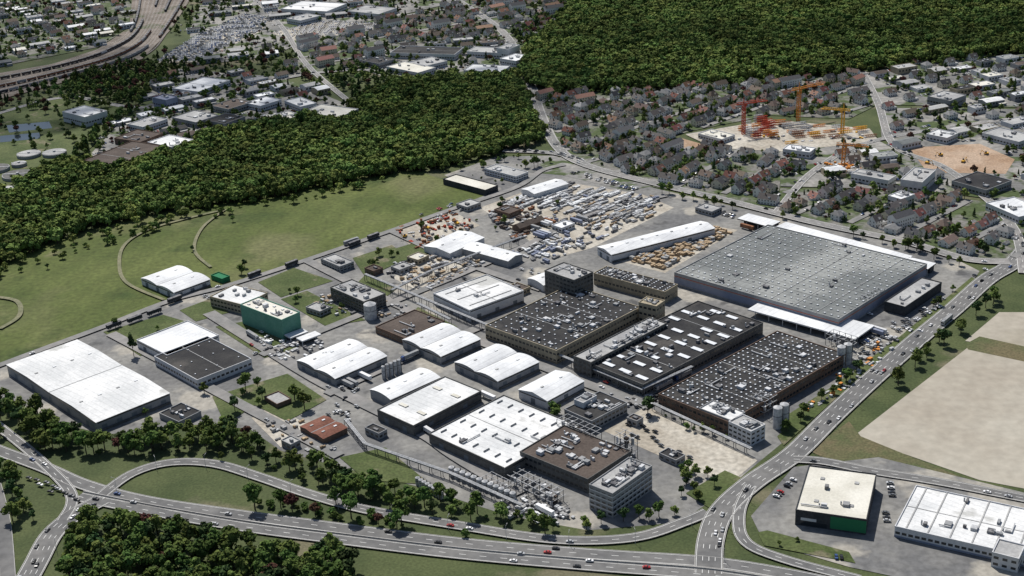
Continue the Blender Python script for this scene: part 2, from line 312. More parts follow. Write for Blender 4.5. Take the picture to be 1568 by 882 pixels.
# ---------------------------------------------------------------- buildings
def frame(A,B,C,h):
    a,b,c=S(A,h),S(B,h),S(C,h); u=(a-b); v=(c-b); La,Lc=u.length,v.length
    u.normalize(); v.normalize(); bis=(u+v).normalized()
    rot=lambda d,t: Vector((d.x*math.cos(t)-d.y*math.sin(t),d.x*math.sin(t)+d.y*math.cos(t),0))
    sgn=1 if u.cross(v).z<0 else -1
    u2=rot(bis,sgn*math.pi/4); v2=rot(bis,-sgn*math.pi/4)
    La*=max(.8,u2.dot(u)); Lc*=max(.8,v2.dot(v))
    return b,u2,v2,La,Lc
def bld(name,A,B,C,h,roof,wall,kind='flat',bays=2,rise=2.0,dots=None,strips=None,units=0,win=0,doors=0,rot=False,band=None,hf=.74,joints=0):
    h*=hf
    b,u,v,La,Lc=frame(A,B,C,h)
    o=Vector((b.x,b.y,0)); mb=MB()
    P=lambda x,y,z: o+u*x+v*y+Z*z
    addfoot([P(0,0,0),P(La,0,0),P(La,Lc,0),P(0,Lc,0)])
    def bx(x,y,z,dx,dy,dz,m,top=None): mb.box(P(x,y,z),u*dx,v*dy,Z*dz,m,top,True)
    if kind=='flat':
        bx(0,0,0,La,Lc,h,wall,roof)
        t=.5; ph=.7
        bx(-.1,-.1,h+.01,La+.2,t,ph,wall); bx(-.1,Lc-t+.1,h+.01,La+.2,t,ph,wall)
        bx(-.1,t-.1,h+.01,t,Lc-2*t+.2,ph,wall); bx(La-t+.1,t-.1,h+.01,t,Lc-2*t+.2,ph,wall)
        if joints:
            for q in range(1,joints): bx(.6,q*Lc/joints,h+.015,La-1.2,.35,.15,LG if q%3 else MET2)
            for q in range(1,joints*2):
                if q%4==0: bx(q*La/(joints*2),.6,h+.2,.35,Lc-1.2,.12,LG)
        elif La*Lc>2500:
            for q in range(1,int(Lc/36)+1): bx(.6,q*Lc/(int(Lc/36)+1),h+.015,La-1.2,.5,.22,LG)
    elif kind=='canopy':
        bx(-.3,-.3,h-1,La+.6,Lc+.6,1,wall,roof)
        bx(La*.55,1,0,La*.43,Lc-2,h-1.02,W_dark) if La<Lc else bx(1,Lc*.5,0,La-2,Lc*.48,h-1.02,W_dark)
        for i in range(int(max(La,Lc)/12)+1):
            q=i*12
            if La>Lc: bx(min(q,La-.6),.3,0,.5,.5,h-1.02,MET)
            else: bx(.3,min(q,Lc-.6),0,.5,.5,h-1.02,MET)
    else:
        n={'vault':8,'gable':2}[kind]
        if rot: X,Y,LX,LY=v,u,Lc,La
        else: X,Y,LX,LY=u,v,La,Lc
        Q=lambda x,y,z: o+X*x+Y*y+Z*z
        prof=[]
        bw=LX/bays
        for k in range(bays):
            if kind=='vault': pr=[(i/n,math.sin(math.pi*i/n)**.8*rise) for i in range(n+1)]
            else: pr=[(0,0),(.5,rise),(1,0)]
            for t,z in pr:
                if k and t==0: continue
                prof.append(((k+t)*bw,h+z))
        bx(0,0,0,La,Lc,h,wall,roof)
        e=.35
        for i in range(len(prof)-1):
            (x0,z0),(x1,z1)=prof[i],prof[i+1]
            if i==0:x0-=e
            if i==len(prof)-2:x1+=e
            mb.face([Q(x0,-e,z0+.08),Q(x1,-e,z1+.08),Q(x1,LY+e,z1+.08),Q(x0,LY+e,z0+.08)],roof)
            if z0>h+.01 or z1>h+.01:
                for y in(.02,LY-.02): mb.face([Q(prof[i][0],y,h),Q(prof[i+1][0],y,h),Q(prof[i+1][0],y,prof[i+1][1]),Q(prof[i][0],y,prof[i][1])],wall)
        for y in(-e,LY+e):
            for i in range(len(prof)-1):
                (x0,z0),(x1,z1)=prof[i],prof[i+1]
                mb.face([Q(x0,y,z0-.25),Q(x1,y,z1-.25),Q(x1,y,z1+.08),Q(x0,y,z0+.08)],wall)
        for k in range(bays):
            cx=(k+.5)*bw
            nn=max(2,int(LY/14))
            for j in range(nn):
                y=(j+.5)*LY/nn; p=Q(cx,y,h+rise+.05); mb.box(p-X*.7-Y*1.2,X*1.4,Y*2.4,Z*.35,W_grey,SKY if j%2 else LG)
        for k in range(bays-1):
            p=Q((k+1)*bw-.35,-.2,h+.1); mb.box(p,X*.7,Y*(LY+.4),Z*.12,W_grey)
    if dots:
        nu,nv,sz=dots[:3]; skip=dots[3] if len(dots)>3 else .06
        for i in range(nu):
            for j in range(nv):
                if R()<skip: continue
                x=(i+.5)*La/nu; y=(j+.5)*Lc/nv
                bx(x-sz/2,y-sz/2,h+.02,sz,sz,.35,W_grey); bx(x-sz*.42,y-sz*.42,h+.38,sz*.84,sz*.84,.3,SKY if R()<.85 else LG)
    if strips:
        nu,nv,lu,lv=strips[:4]
        sk=strips[6] if len(strips)>6 else 0
        for i in range(nu):
            for j in range(nv):
                if R()<sk: continue
                x=(i+.5)*La/nu; y=(j+.5)*Lc/nv
                p=P(x-lu/2,y-lv/2,h+.02)
                zz=strips[4] if len(strips)>4 else .5
                sm=strips[5] if len(strips)>5 else SKY
                mb.box(p,u*lu,v*lv,Z*zz,W_grey,sm)
    for k in range(units):
        dx,dy,dz=U(1.2,4.5),U(1.2,4.5),U(.8,2.4); x=U(2,max(2.1,La-5-dx)); y=U(2,max(2.1,Lc-2-dy))
        mm=random.choice((MET,MET2,W_grey,W_white,MET2))
        bx(x,y,h+.02,dx,dy,dz,mm)
        if R()<.4:
            c=P(x+dx+1,y+dy/2,h); mb.cyl(c,.5,U(1.5,4),MET,8)
        if R()<.35:
            l=U(6,16)
            if R()<.5 and x+l<La-1: bx(x,y-.9,h+.5,l,.6,.6,MET)
            elif y+l<Lc-1: bx(x-.9,y,h+.5,.6,l,.6,MET)
    if win:
        st=(h-.8)/win
        for r in range(win):
            z=r*st+st*.42; wh=min(1.6,st*.42)
            n=int(La/3.6)
            for i in range(n):
                x=(i+.5)*La/n
                for y in(-.04,Lc+.04): mb.face([P(x-1.3,y,z),P(x+1.3,y,z),P(x+1.3,y,z+wh),P(x-1.3,y,z+wh)],GL)
            n=int(Lc/3.6)
            for i in range(n):
                y=(i+.5)*Lc/n
                for x in(-.04,La+.04): mb.face([P(x,y-1.3,z),P(x,y+1.3,z),P(x,y+1.3,z+wh),P(x,y-1.3,z+wh)],GL)
    if doors:
        dh=min(4.2,h-1.9)
        for i in range(doors):
            x=(i+.5)*La/doors; mb.box(P(x-2,-.08,0),u*4,v*.06,Z*dh,DOOR)
            y=(i+.5)*Lc/doors; mb.box(P(-.08,y-2,0),u*.06,v*4,Z*dh,DOOR)
        mb.face([P(1,-.05,h-1.5),P(La-1,-.05,h-1.5),P(La-1,-.05,h-.6),P(1,-.05,h-.6)],GL)
        mb.face([P(-.05,1,h-1.5),P(-.05,Lc-1,h-1.5),P(-.05,Lc-1,h-.6),P(-.05,1,h-.6)],GL)
        mb.box(P(-1.2,1,0),u*1.1,v*(Lc-2),Z*1.5,W_dkgrey)
    if band:
        for bd in band:
            z0,z1,bm=bd[:3]; f0,f1=(bd[3] if len(bd)>3 else (0,1)); z0*=hf; z1*=hf
            if len(bd)<=4 or 'A' in bd[4]: mb.face([P(La*(1-f0)+.06,-.06,z0),P(La*(1-f1)-.06,-.06,z0),P(La*(1-f1)-.06,-.06,z1),P(La*(1-f0)+.06,-.06,z1)],bm)
            if len(bd)<=4 or 'C' in bd[4]: mb.face([P(-.06,-.06,z0),P(-.06,Lc+.06,z0),P(-.06,Lc+.06,z1),P(-.06,-.06,z1)],bm)
    return mb.make(name,o),P,La,Lc,u,v
bld("white_warehouse",(17,556),(147,647),(258,601),9,WH2,W_grey,'gable',bays=2,rise=1.2,doors=5,hf=.85)
bld("white_storage_hall",(215,519),(256,545),(331,512),9,WH,W_white,'flat',doors=2)
bld("dark_roofed_hall",(240,545),(302,583),(383,549),9,DK,W_white,'flat',dots=(3,5,1.0),win=1)
bld("vaulted_white_hall",(219,425),(266,448),(320,427),8,WH,W_white,'vault',bays=2,rise=1.8,doors=3)
bld("works_building",(331,450),(373,468),(402,447),11,WH2,W_beige,'flat',win=2,units=6)
bld("green_process_tower",(375,464),(431,491),(457,478),22,CR,W_green,'flat',units=8,dots=(5,2,2))
bld("transformer_shed",(325,421),(340,428),(351,423),5,W_teal,W_teal,'flat')
bld("office_block",(507,440),(557,463),(590,450),13,LG,W_dkgrey,'flat',win=4,units=14,hf=.85)
bld("works_canteen",(493,396),(520,409),(541,401),7,LG,W_grey,'flat',win=2,units=3)
bld("brown_roofed_workshop",(577,500),(620,519),(678,491),7,BR,W_brick,'flat',win=1,units=5)
bld("vaulted_white_hall",(455,552),(513,580),(592,545),9,WH,W_grey,'vault',rise=1.8,doors=3)
bld("vaulted_white_hall",(617,520),(675,546),(735,519),9,WH,W_grey,'vault',rise=1.8,doors=3)
bld("vaulted_white_hall",(700,553),(762,584),(822,553),9,WH,W_grey,'vault',rise=1.8,doors=3)
bld("vaulted_white_hall",(568,596),(598,612),(672,577),9,WH,W_grey,'vault',rise=1.8,bays=1)
bld("white_production_hall",(580,627),(633,653),(733,598),10,WH2,W_dkgrey,'flat',strips=(2,2,7,3,.6,CR),doors=2)
bld("white_shed_roof_hall",(660,663),(773,718),(884,652),10,WH2,W_dkgrey,'flat',strips=(7,4,.7,5,.8,GL),units=3,doors=3)
bld("gabled_white_hall",(795,596),(838,614),(893,583),9,WH,W_white,'gable',bays=1,rise=2.5,doors=1)
bld("boiler_house",(865,627),(906,646),(959,617),10,DK,W_grey,'flat',units=10,win=2)
bld("boiler_house_annex",(880,612),(893,618),(912,606),15,LG,W_white,'flat',units=2)
bld("large_white_hall",(660,451),(719,476),(805,447),13,WH2,W_white,'flat',units=3,strips=(3,1,.8,42,.4,LG),doors=3)
bld("small_white_hall",(653,375),(689,388),(735,362),8,WH,W_white,'gable',bays=1,rise=2)
bld("small_white_hall",(713,379),(778,400),(798,389),8,WH,W_grey,'gable',bays=1,rise=2,rot=True)
bld("loading_shed",(683,273),(743,292),(761,284),7,CR,W_dark,'flat')
bld("white_store",(800,289),(818,297),(867,280),8,WH,W_white,'gable',bays=1,rise=1.5)
bld("long_white_hall",(923,376),(936,390),(1067,336),10,WH,W_white,'gable',bays=1,rise=2,doors=2)
bld("small_office",(748,256),(790,271),(806,263),8,LG,W_white,'flat',win=2,units=4)
bld("brick_workshop",(786,345),(796,350),(830,335),6,BR,W_brick,'gable',bays=1,rise=3)
bld("loading_hall",(812,425),(832,437),(872,418),8,WH,W_white,'vault',rise=1.8,bays=1)
bld("mixing_hall",(745,498),(852,538),(978,470),15,DK,W_beige,'flat',dots=(13,17,1.2,.25),units=44,win=2,band=[(1,1.8,W_brick)],hf=.7)
bld("control_tower_block",(838,413),(879,430),(905,416),30,LG,W_dkgrey,'flat',win=6,units=8)
bld("upper_production_hall",(903,422),(1018,448),(1040,437),13,DK,W_beige,'flat',dots=(14,6,1.2,.1),units=14,win=1)
bld("connecting_tower",(980,462),(1005,470),(1015,460),22,W_beige,W_beige,'flat',win=3,units=4)
bld("pressing_hall",(888,548),(985,590),(1160,492),14,DK,W_dkgrey,'flat',strips=(4,9,9.5,3.8,.8,SKY,.08),units=40,win=2,hf=.65)
bld("finishing_hall",(1010,603),(1115,647),(1290,541),14,DK,W_brick,'flat',dots=(14,26,1.3,.08),units=36,win=2,hf=.65)
bld("curing_hall",(880,545),(905,556),(1010,492),17,LG,W_dkgrey,'flat',units=30,win=3,hf=.7)
bld("distribution_warehouse",(1038,415),(1284,490),(1412,403),14,GR,W_grey,'flat',dots=(26,15,1.45,.04),units=12,band=[(2,9,W_blue),(10.3,11,RED)],joints=15)
bld("loading_canopy",(1184,349),(1378,402),(1397,392),9,WH,W_white,'canopy')
bld("loading_canopy",(1130,334),(1178,347),(1194,339),9,WH,W_dark,'canopy')
bld("loading_canopy",(1380,403),(1420,412),(1433,403),9,WH,W_dark,'canopy')
bld("loading_canopy",(1148,472),(1309,519),(1337,498),8,WH,W_white,'canopy')
bld("warehouse_annex",(1355,462),(1386,471),(1437,432),10,LG,W_dark,'flat',units=5)
bld("process_building",(800,690),(900,735),(963,690),13,BR,W_dkgrey,'flat',units=36,win=2)
bld("process_tower_block",(903,742),(938,757),(995,713),24,LG,W_grey,'flat',win=5,units=26,hf=.68,band=[(5,6.2,W_white),(10,11.2,W_white),(15,16.2,W_white),(20,21.2,W_white)])
bld("laboratory_block",(1072,625),(1120,645),(1140,632),14,WH2,W_grey,'flat',win=3,units=16)
bld("laboratory_block",(1118,645),(1150,662),(1170,650),14,LG,W_white,'flat',win=3,units=12)
bld("gatehouse",(462,652),(495,672),(530,654),6,RD,W_brick,'gable',bays=2,rise=1)
bld("pump_house",(245,633),(274,647),(307,630),5,DK,W_grey,'flat',units=6)
bld("small_pavilion",(405,608),(424,620),(446,611),4,LG,W_brick,'flat')
bld("porters_lodge",(1008,695),(1035,706),(1050,698),5,DK,W_grey,'flat',units=3,win=1)
bld("garden_centre",(1218,782),(1327,797),(1343,727),11,CR,W_dark,'flat',units=3,strips=(2,2,2.5,2.5,.5,LG),band=[(1.5,10.4,W_teal,(.5,1.0),'A'),(1,4,GL,(.08,.45),'A'),(4.5,6.5,W_white,(.08,.3),'A')],hf=.9)
bld("retail_warehouse",(1367,813),(1610,862),(1640,795),9,WH2,W_white,'flat',units=12,strips=(7,2,.8,24,.35,LG),win=1,band=[(0.5,2,W_blue)])
bld("retail_entrance",(1520,845),(1560,857),(1566,835),12,LG,W_white,'flat',win=2)
for a in(((437,512),(445,517),(470,507)),((455,517),(463,522),(490,511))): bld("loading_canopy",*a,6,WH,W_white,'canopy')
for a,rf,wl in((((600,408),(612,414),(630,406)),LG,W_grey),(((560,410),(572,416),(585,410)),BR,W_brick),(((625,393),(640,399),(655,391)),CR,W_beige),(((470,470),(490,478),(505,470)),LG,W_grey),(((760,320),(780,328),(795,320)),BR,W_brick),(((845,345),(860,350),(880,342)),WH,W_white),
  (((430,675),(445,682),(460,675)),LG,W_grey),(((560,655),(580,665),(592,658)),DK,W_grey),(((1065,318),(1090,325),(1105,318)),LG,W_grey),(((700,312),(715,318),(735,310)),LG,W_grey),(((775,440),(795,447),(812,440)),BR,W_beige),(((640,488),(655,494),(668,487)),CR,W_grey),(((960,640),(975,646),(985,640)),BR,W_grey)):
    bld("works_shed",*a,6,rf,wl,'flat',units=1,win=1)
for a,h,rf,wl in((((97,171),(130,180),(163,170)),14,WH2,W_white),(((240,148),(254,154),(268,148)),14,W_blue,W_blue),(((277,131),(304,141),(333,121)),8,WH,W_white),(((385,155),(399,163),(421,151)),8,WH,W_white),
 (((438,154),(460,164),(484,158)),8,WH2,W_white),(((203,188),(219,195),(248,181)),8,LG,W_white),(((235,215),(263,226),(290,213)),8,WH2,W_white),(((135,243),(178,254),(240,222)),8,BR,W_brick),(((185,208),(215,218),(240,203)),8,BR,W_brick),
 (((420,176),(440,183),(462,176)),8,CR,W_white),(((465,171),(520,180),(546,167)),8,CR,W_white),(((270,178),(300,188),(330,176)),8,LG,W_grey),(((330,160),(350,168),(380,155)),8,BR,W_grey),(((320,183),(345,190),(370,178)),8,DK,W_grey),
 (((605,76),(696,84),(701,73)),9,DK,W_white),(((713,106),(768,111),(776,101)),9,WH2,W_white),(((771,88),(790,94),(806,85)),9,WH,W_white),(((720,76),(768,82),(774,74)),9,LG,W_white),(((765,72),(778,76),(786,68)),16,LG,W_white),
 (((590,103),(640,112),(668,104)),8,CR,W_white),(((620,97),(650,102),(690,95)),8,LG,W_white),(((560,92),(580,98),(600,90)),8,DK,W_grey),(((440,10),(500,18),(520,5)),10,WH2,W_white),(((440,28),(460,32),(490,24)),9,LG,W_white),(((540,15),(580,22),(600,12)),9,LG,W_white),
 (((1063,207),(1105,214),(1130,208)),6,CR,W_white),(((1198,229),(1240,234),(1250,227)),8,WH,W_white),(((1300,268),(1360,277),(1375,270)),9,LG,W_white),(((1420,205),(1450,212),(1465,204)),8,WH2,W_white),(((1420,148),(1455,155),(1480,146)),10,LG,W_grey),
 (((1500,205),(1560,218),(1590,210)),8,LG,W_white),(((1450,280),(1510,292),(1560,280)),8,DK,W_grey),(((1515,310),(1560,333),(1600,322)),8,WH,W_white),(((1360,300),(1380,306),(1400,298)),9,WH,W_white),(((1385,270),(1412,280),(1398,256)),14,LG,W_white)):
    bld("industrial_building",*a,h,rf,wl,'flat',units=4,win=1,hf=.9)
for c,r in(((45,240),13),((84,238),13),((28,272),16),((-5,262),14),((30,255),8),((10,296),12)):
    p=S(c); mb=MB(); mb.cyl(p,r,4,W_grey,28,top=W_grey); mb.cyl(p+Z*4.05,r*.93,.3,m_kerb,28,top=LG if r<14 else W_dkgrey); mb.cyl(p+Z*4.4,1.5,1.5,MET,10)
    mb.box(p+Vector((-r,-.6,4.4)),Vector((2*r,0,0)),Vector((0,1.2,0)),Z*.3,MET); mb.make("clarifier_tank",p); addfoot([p+Vector((a*r,b*r,0)) for a,b in((-1,-1),(1,-1),(1,1),(-1,1))])
# ---------------------------------------------------------------- silos / tanks / pipes
def silo(p,r,h,name="silo"):
    p=S(p); mb=MB(); mb.cyl(p,r,h,MET,16); mb.cyl(p+Z*h,r,r*.5,MET,16,r2=.2); mb.box(p+Vector((r,-.4,0)),Vector((.5,0,0)),Vector((0,.8,0)),Z*(h+1),MET2)
    mb.cyl(p+Z*(h*.6),r+.08,.4,MET2,16); mb.make(name,p)
for q in((1190,655),(1200,650),(1287,560),(1297,556)): silo(q,3,15)
silo((568,487),5,12); silo((497,556),1.6,8)
for i in range(12): silo((692+i*8.5,728+i*3.6),1.9,6,"storage_tank")
for q in((588,580),(594,577),(600,575),(606,572),(612,570)): silo(q,1.3,10)
for i in range(8): silo((640+i*5,742+i*3),1.5,5,"storage_tank")
def pipebridge(px,h,w=2.4):
    P=[S(p) for p in px]; mb=MB()
    for a,b in zip(P,P[1:]):
        d=(b-a); L_=d.length; d.normalize(); n=Vector((d.y,-d.x,0))
        for o in(-.9,0,.9): mb.cyl(a+n*o+Z*(h+.4),.32,L_,MET,6,ax=d)
        mb.box(a-n*w/2+Z*(h-.3),d*L_,n*.3,Z*.3,MET2,bot=True); mb.box(a+n*(w/2-.3)+Z*(h-.3),d*L_,n*.3,Z*.3,MET2,bot=True)
        k=0
        while k<L_:
            for o in(-w/2,w/2-.3): mb.box(a+d*k+n*o,d*.3,n*.3,Z*(h-.32),MET2)
            mb.box(a+d*k-n*w/2+Z*(h-.6),d*.3,n*w,Z*.28,MET2); k+=9
    mb.make("pipe_bridge",P[0])
pipebridge([(560,430),(985,609)],6); pipebridge([(600,455),(660,425),(800,372)],6); pipebridge([(530,652),(560,690),(690,735),(800,785)],5); pipebridge([(985,609),(1060,575)],7)
pipebridge([(690,500),(640,475)],6); pipebridge([(1000,628),(1150,698)],5)
def procframe(px,La,Lc,h,levels,rotdeg=43,dens=30):
    p=S(px); a=math.radians(90+rotdeg); u=Vector((math.cos(a),math.sin(a),0)); v=Vector((math.cos(a-math.pi/2),math.sin(a-math.pi/2),0)); mb=MB()
    for i in range(int(La/5)+1):
        for j in range(int(Lc/5)+1): mb.box(p+u*i*5+v*j*5,u*.3,v*.3,Z*h,MET2)
    for l in range(1,levels+1):
        z=h*l/levels
        for i in range(int(La/5)+1): mb.box(p+u*i*5+Z*(z-.3),u*.25,v*Lc,Z*.25,MET,bot=True)
        for j in range(int(Lc/5)+1): mb.box(p+v*j*5+Z*(z-.31),u*La,v*.25,Z*.25,MET,bot=True)
        for k in range(int(La*Lc/dens)):
            q=p+u*U(1,La-3)+v*U(1,Lc-3)+Z*(h*(l-1)/levels)
            if R()<.5: mb.cyl(q,U(.6,1.4),h/levels*.8,random.choice((MET,MET2,W_white)),10)
            else: mb.box(q,u*U(1,3),v*U(1,3),Z*U(1,h/levels*.8),random.choice((MET,MET2,W_grey,BR)))
    mb.make("process_plant_frame",p)
procframe((845,778),38,12,8,2); procframe((905,690),30,10,12,3); procframe((960,712),14,12,17,3); procframe((1325,480),8,26,12,3); procframe((770,760),20,10,5,1); procframe((600,608),12,8,6,1); procframe((1170,640),14,14,12,3); procframe((1300,540),20,10,9,2)
# ---------------------------------------------------------------- vehicles
paints=[mat("car_paint_%s"%k,c,rough=.3,spec=.5,fa=0) for k,c in(("white",(.75,.75,.75)),("silver",(.4,.41,.42)),("black",(.02,.02,.022)),("blue",(.03,.07,.2)),("red",(.35,.02,.02)),("grey",(.12,.125,.13)))]
TY=mat("tyre",(.02,.02,.02),fa=0)
def carmesh(pm):
    mb=MB()
    prof=[(-2.2,.35),(-2.2,.85),(-1.9,.98),(-1.45,1.0),(-1.1,1.42),(.35,1.45),(1.0,1.0),(1.95,.85),(2.2,.65),(2.2,.35)]
    for sx in(-1,1):
        pts=[(x,sx*(.85 if z<1.05 else .68),z) for x,z in prof]
        lo=[p for p in pts if p[2]<=1.0]; mb.face(lo if sx<0 else lo[::-1],pm)
        g=[pts[3],pts[4],pts[5],pts[6]]; mb.face(g,GL)
    for i in range(len(prof)-1):
        (x0,z0),(x1,z1)=prof[i],prof[i+1]; w0=.85 if z0<1.05 else .68; w1=.85 if z1<1.05 else .68
        mm=GL if i in(3,5) else pm
        mb.face([(x0,-w0,z0),(x0,w0,z0),(x1,w1,z1),(x1,-w1,z1)],mm)
    for x in(-1.35,1.35):
        for y in(-.88,.7): mb.cyl((x,y,.32),.32,.2,TY,10,ax=Vector((0,1,0)))
    return mb.mesh("car")
cars=[carmesh(p) for p in paints]
def truckmesh(pm,box):
    mb=MB()
    mb.cbox(6.9,0,.7,2.2,2.4,2.6,pm); mb.face([(8.02,-1.1,1.9),(8.02,1.1,1.9),(8.02,1.1,3),(8.02,-1.1,3)],GL); mb.cbox(6.6,0,3.3,1.4,2.2,.5,pm)
    mb.cbox(-1,0,.8,15,1,.3,MET2)
    mb.cbox(-1.2,0,1.15,13.6,2.5,2.8,box)
    for x in(7,4.2,-4.2,-5.5,-6.8):
        for y in(-1.25,.95): mb.cyl((x,y,.5),.5,.3,TY,10,ax=Vector((0,1,0)))
    return mb.mesh("truck")
trucks=[truckmesh(paints[0],W_white),truckmesh(paints[3],W_grey),truckmesh(paints[1],W_grey)]
def trailermesh(box):
    mb=MB(); mb.cbox(0,0,1.15,13.6,2.5,2.8,box); mb.cbox(0,0,.8,13,1,.3,MET2)
    for x in(-3,-4.3,-5.6):
        for y in(-1.25,.95): mb.cyl((x,y,.5),.5,.3,TY,10,ax=Vector((0,1,0)))
    mb.cbox(4,0,0,.2,1.8,.8,MET2)
    return mb.mesh("trailer")
trailers=[trailermesh(m) for m in(W_white,W_blue,paints[0],W_grey,W_grey,LG,RUST)]
def wagon(mt=None):
    mb=MB(); mb.cbox(0,0,1,13,2.8,.4,MET2); mb.cbox(0,0,1.42,12.4,2.7,2.4,mt or BR); mb.cbox(0,0,3.83,12.4,2.9,.2,MET2)
    for x in(-5,-3.4,3.4,5):
        for y in(-.9,.7): mb.cyl((x,y,.5),.5,.2,TY,10,ax=Vector((0,1,0)))
    return mb.mesh("freight_wagon")
wg=wagon(W_dark); wgs=[wg,wagon(BR),wagon(RUST),wagon(LG),wagon(W_white)]
for ti,i0,n_ in((1,22,24),(3,40,26),(5,14,18),(7,44,30),(8,18,16),(10,50,26),(11,26,20)):
    P,N=railP[ti]
    Q=resample(P,14.5); kind=random.choice(wgs)
    for i in range(i0,min(i0+n_,len(Q)-1)):
        d=Q[i+1]-Q[i]; link("freight_wagon",kind if R()<.75 else random.choice(wgs),Vector((Q[i].x,Q[i].y,1)),math.atan2(d.y,d.x))
def pick(l,wts=None): return random.choices(l,wts)[0]
CW=(5,4,4,1,.6,3)
def car(p,rz,z=.75,name="parked_car"): link(name,pick(cars,CW),Vector((p.x,p.y,z)),rz+(math.pi if R()<.5 else 0))
def traffic(name,n,lat,tr=.12):
    ks=[k for k in roads if k.startswith(name)]
    for k in range(n):
        P,N,wd,z=roads[random.choice(ks)]
        i=int(R()*(len(P)-3))+1; o=random.choice(lat); p=P[i]+N[i]*o; d=N[i]; a=math.atan2(d.x,-d.y)
        if o>0:a+=math.pi
        if R()<tr: link("truck",pick(trucks),Vector((p.x,p.y,z+.02)),a)
        else: link("car",pick(cars,CW),Vector((p.x,p.y,z+.02)),a)
traffic("main_road",30,(-5.2,-1.8,1.8,5.2),.05); traffic("service_road",3,(-2,2),0); traffic("town_avenue",44,(-2.5,2.5),.03); traffic("town_street",40,(-2,2),.05); traffic("highway_carriageway",10,(-2.2,2.2),0); traffic("approach_road",8,(-4.5,-1.5,1.5,4.5),0); traffic("side_road",4,(-2,2),0); traffic("works_road",26,(-2,2),.2)
def caron(px,rz,tr=False):
    p=S(px); link("truck" if tr else "car",pick(trucks) if tr else pick(cars,CW),Vector((p.x,p.y,1.05)),rz)
for q,r in(((45,735),-.5),((57,738),-.5),((62,745),-.5),((72,742),-.5),((83,748),-.5),((90,752),-.5),((78,756),-.4),((100,758),-.4),((110,762),-.4),((118,768),-.5),((147,767),-.3),((180,759),-.3),((798,851),-.15),((903,862),-.15),((260,796),-.3),((350,790),-.3),((205,772),-.3)): caron(q,r)
link("car",cars[4],S((990,872))+Z*1.05,-.12)
g43=math.radians(90+43); g47=math.radians(90-47)
for q in((175,503),(207,493),(237,482),(268,463),(447,408),(543,377),(572,366),(390,424)): link("freight_wagon",wg,S(q)+Z*.95,g47+.03)
def rows(px,rowdir,sp=2.7,gap=14,fill=.75,across=True):
    P=W(px); xs=[p.x for p in P]; ys=[p.y for p in P]; c=Vector((sum(xs)/len(xs),sum(ys)/len(ys),0)); d=Vector((math.cos(rowdir),math.sin(rowdir),0)); n=Vector((-d.y,d.x,0)); out=[]
    for i in range(-150,150):
        for j in range(-40,40):
            q=c+d*i*sp+n*j*gap
            for s in((-2.7,2.7) if across else (0,)):
                r=q+n*s
                if inpoly(r.x,r.y,P) and R()<fill and not blocked(r.x,r.y,1) and not onroad(r.x,r.y): out.append((r,rowdir+math.pi/2))
    return out
for poly,rd in(([(1360,500),(1440,455),(1455,465),(1380,515)],g47),([(1480,420),(1505,410),(1520,425),(1495,440)],g47),([(1172,758),(1205,722),(1222,728),(1195,770)],.9),([(1345,800),(1362,735),(1372,740),(1360,800)],1.4),([(1310,535),(1345,508),(1358,515),(1325,540)],g47),
    ([(870,258),(985,287),(970,293),(860,268)],g43),([(1240,840),(1320,852),(1320,862),(1240,850)],-.15),([(300,440),(330,452),(320,458),(290,448)],g43),([(395,525),(440,545),(430,550),(390,532)],g43),([(640,330),(700,310),(720,320),(660,345)],g43),([(1070,312),(1130,328),(1120,335),(1060,322)],g43)):
    for r,a in rows(poly,rd,2.8,16,.5): car(r,a)
for q in((985,655),(990,661),(1003,663),(968,668),(975,671),(1000,672),(1005,677),(962,652),(970,648),(1012,684),(1040,694),(1056,702)):
    link("parked_car",cars[2 if R()<.7 else 5],S(q)+Z*.75,g43)
for k in range(110):
    q=random.choice(((U(380,450),U(500,550)),(U(880,1000),U(560,640)),(U(640,720),U(330,360)),(U(560,640),U(400,440)),(U(740,1000),U(290,340)),(U(1290,1340),U(520,560)),(U(500,560),U(590,660)),(U(640,830),U(400,440)),(U(1330,1440),U(440,520))))
    p=S(q)
    if not blocked(p.x,p.y,2): car(p,random.choice((g43,g47)))
for poly,rd,sp,gap,fill in(([(1140,352),(1180,355),(1160,345),(1130,340)],g43,4,20,.8),([(1300,528),(1340,505),(1350,512),(1312,538)],g43,4,20,.5),([(520,590),(560,575),(570,582),(530,600)],g43,4,20,.6),([(800,770),(880,795),(870,805),(790,780)],g43,5,20,.5),([(815,350),(890,330),(900,350),(830,378)],g43,4,18,.45),([(740,600),(770,610),(750,625),(730,612)],g43,4,18,.6),([(480,490),(520,505),(500,515),(470,502)],g43,4,18,.6)):
    P=W(poly); c=sum(P,Vector())/len(P); d=Vector((math.cos(rd-math.pi/2),math.sin(rd-math.pi/2),0)); n=Vector((-d.y,d.x,0))
    for i in range(-30,30):
        for j in range(-5,5):
            q=c+d*i*sp+n*j*gap
            if inpoly(q.x,q.y,P) and R()<fill and not blocked(q.x,q.y,3): link("truck_trailer",pick(trailers),Vector((q.x,q.y,.75)),rd)
def stacks(name,px,n,mats,dims,rots,hmax=2.5):
    P=W(px); xs=[p.x for p in P]; ys=[p.y for p in P]; mb=MB(); k=0; tries=0; o=P[0]
    while k<n and tries<n*20:
        tries+=1; x,y=U(min(xs),max(xs)),U(min(ys),max(ys))
        if inpoly(x,y,P) and not blocked(x,y,4):
            a=random.choice(rots)+U(-.04,.04); dx=U(*dims[0]); dy=U(*dims[1]); mm=random.choice(mats); hh=U(.6,hmax)
            nx=max(1,int(dx/2.2))
            for i in range(nx):
                t=(i-(nx-1)/2)*2.2; mb.cbox(x+math.cos(a)*t,y+math.sin(a)*t,.5+U(0,.02),1.9,dy,hh*U(.6,1),mm,ang=a)
            k+=1
    mb.make(name,o)
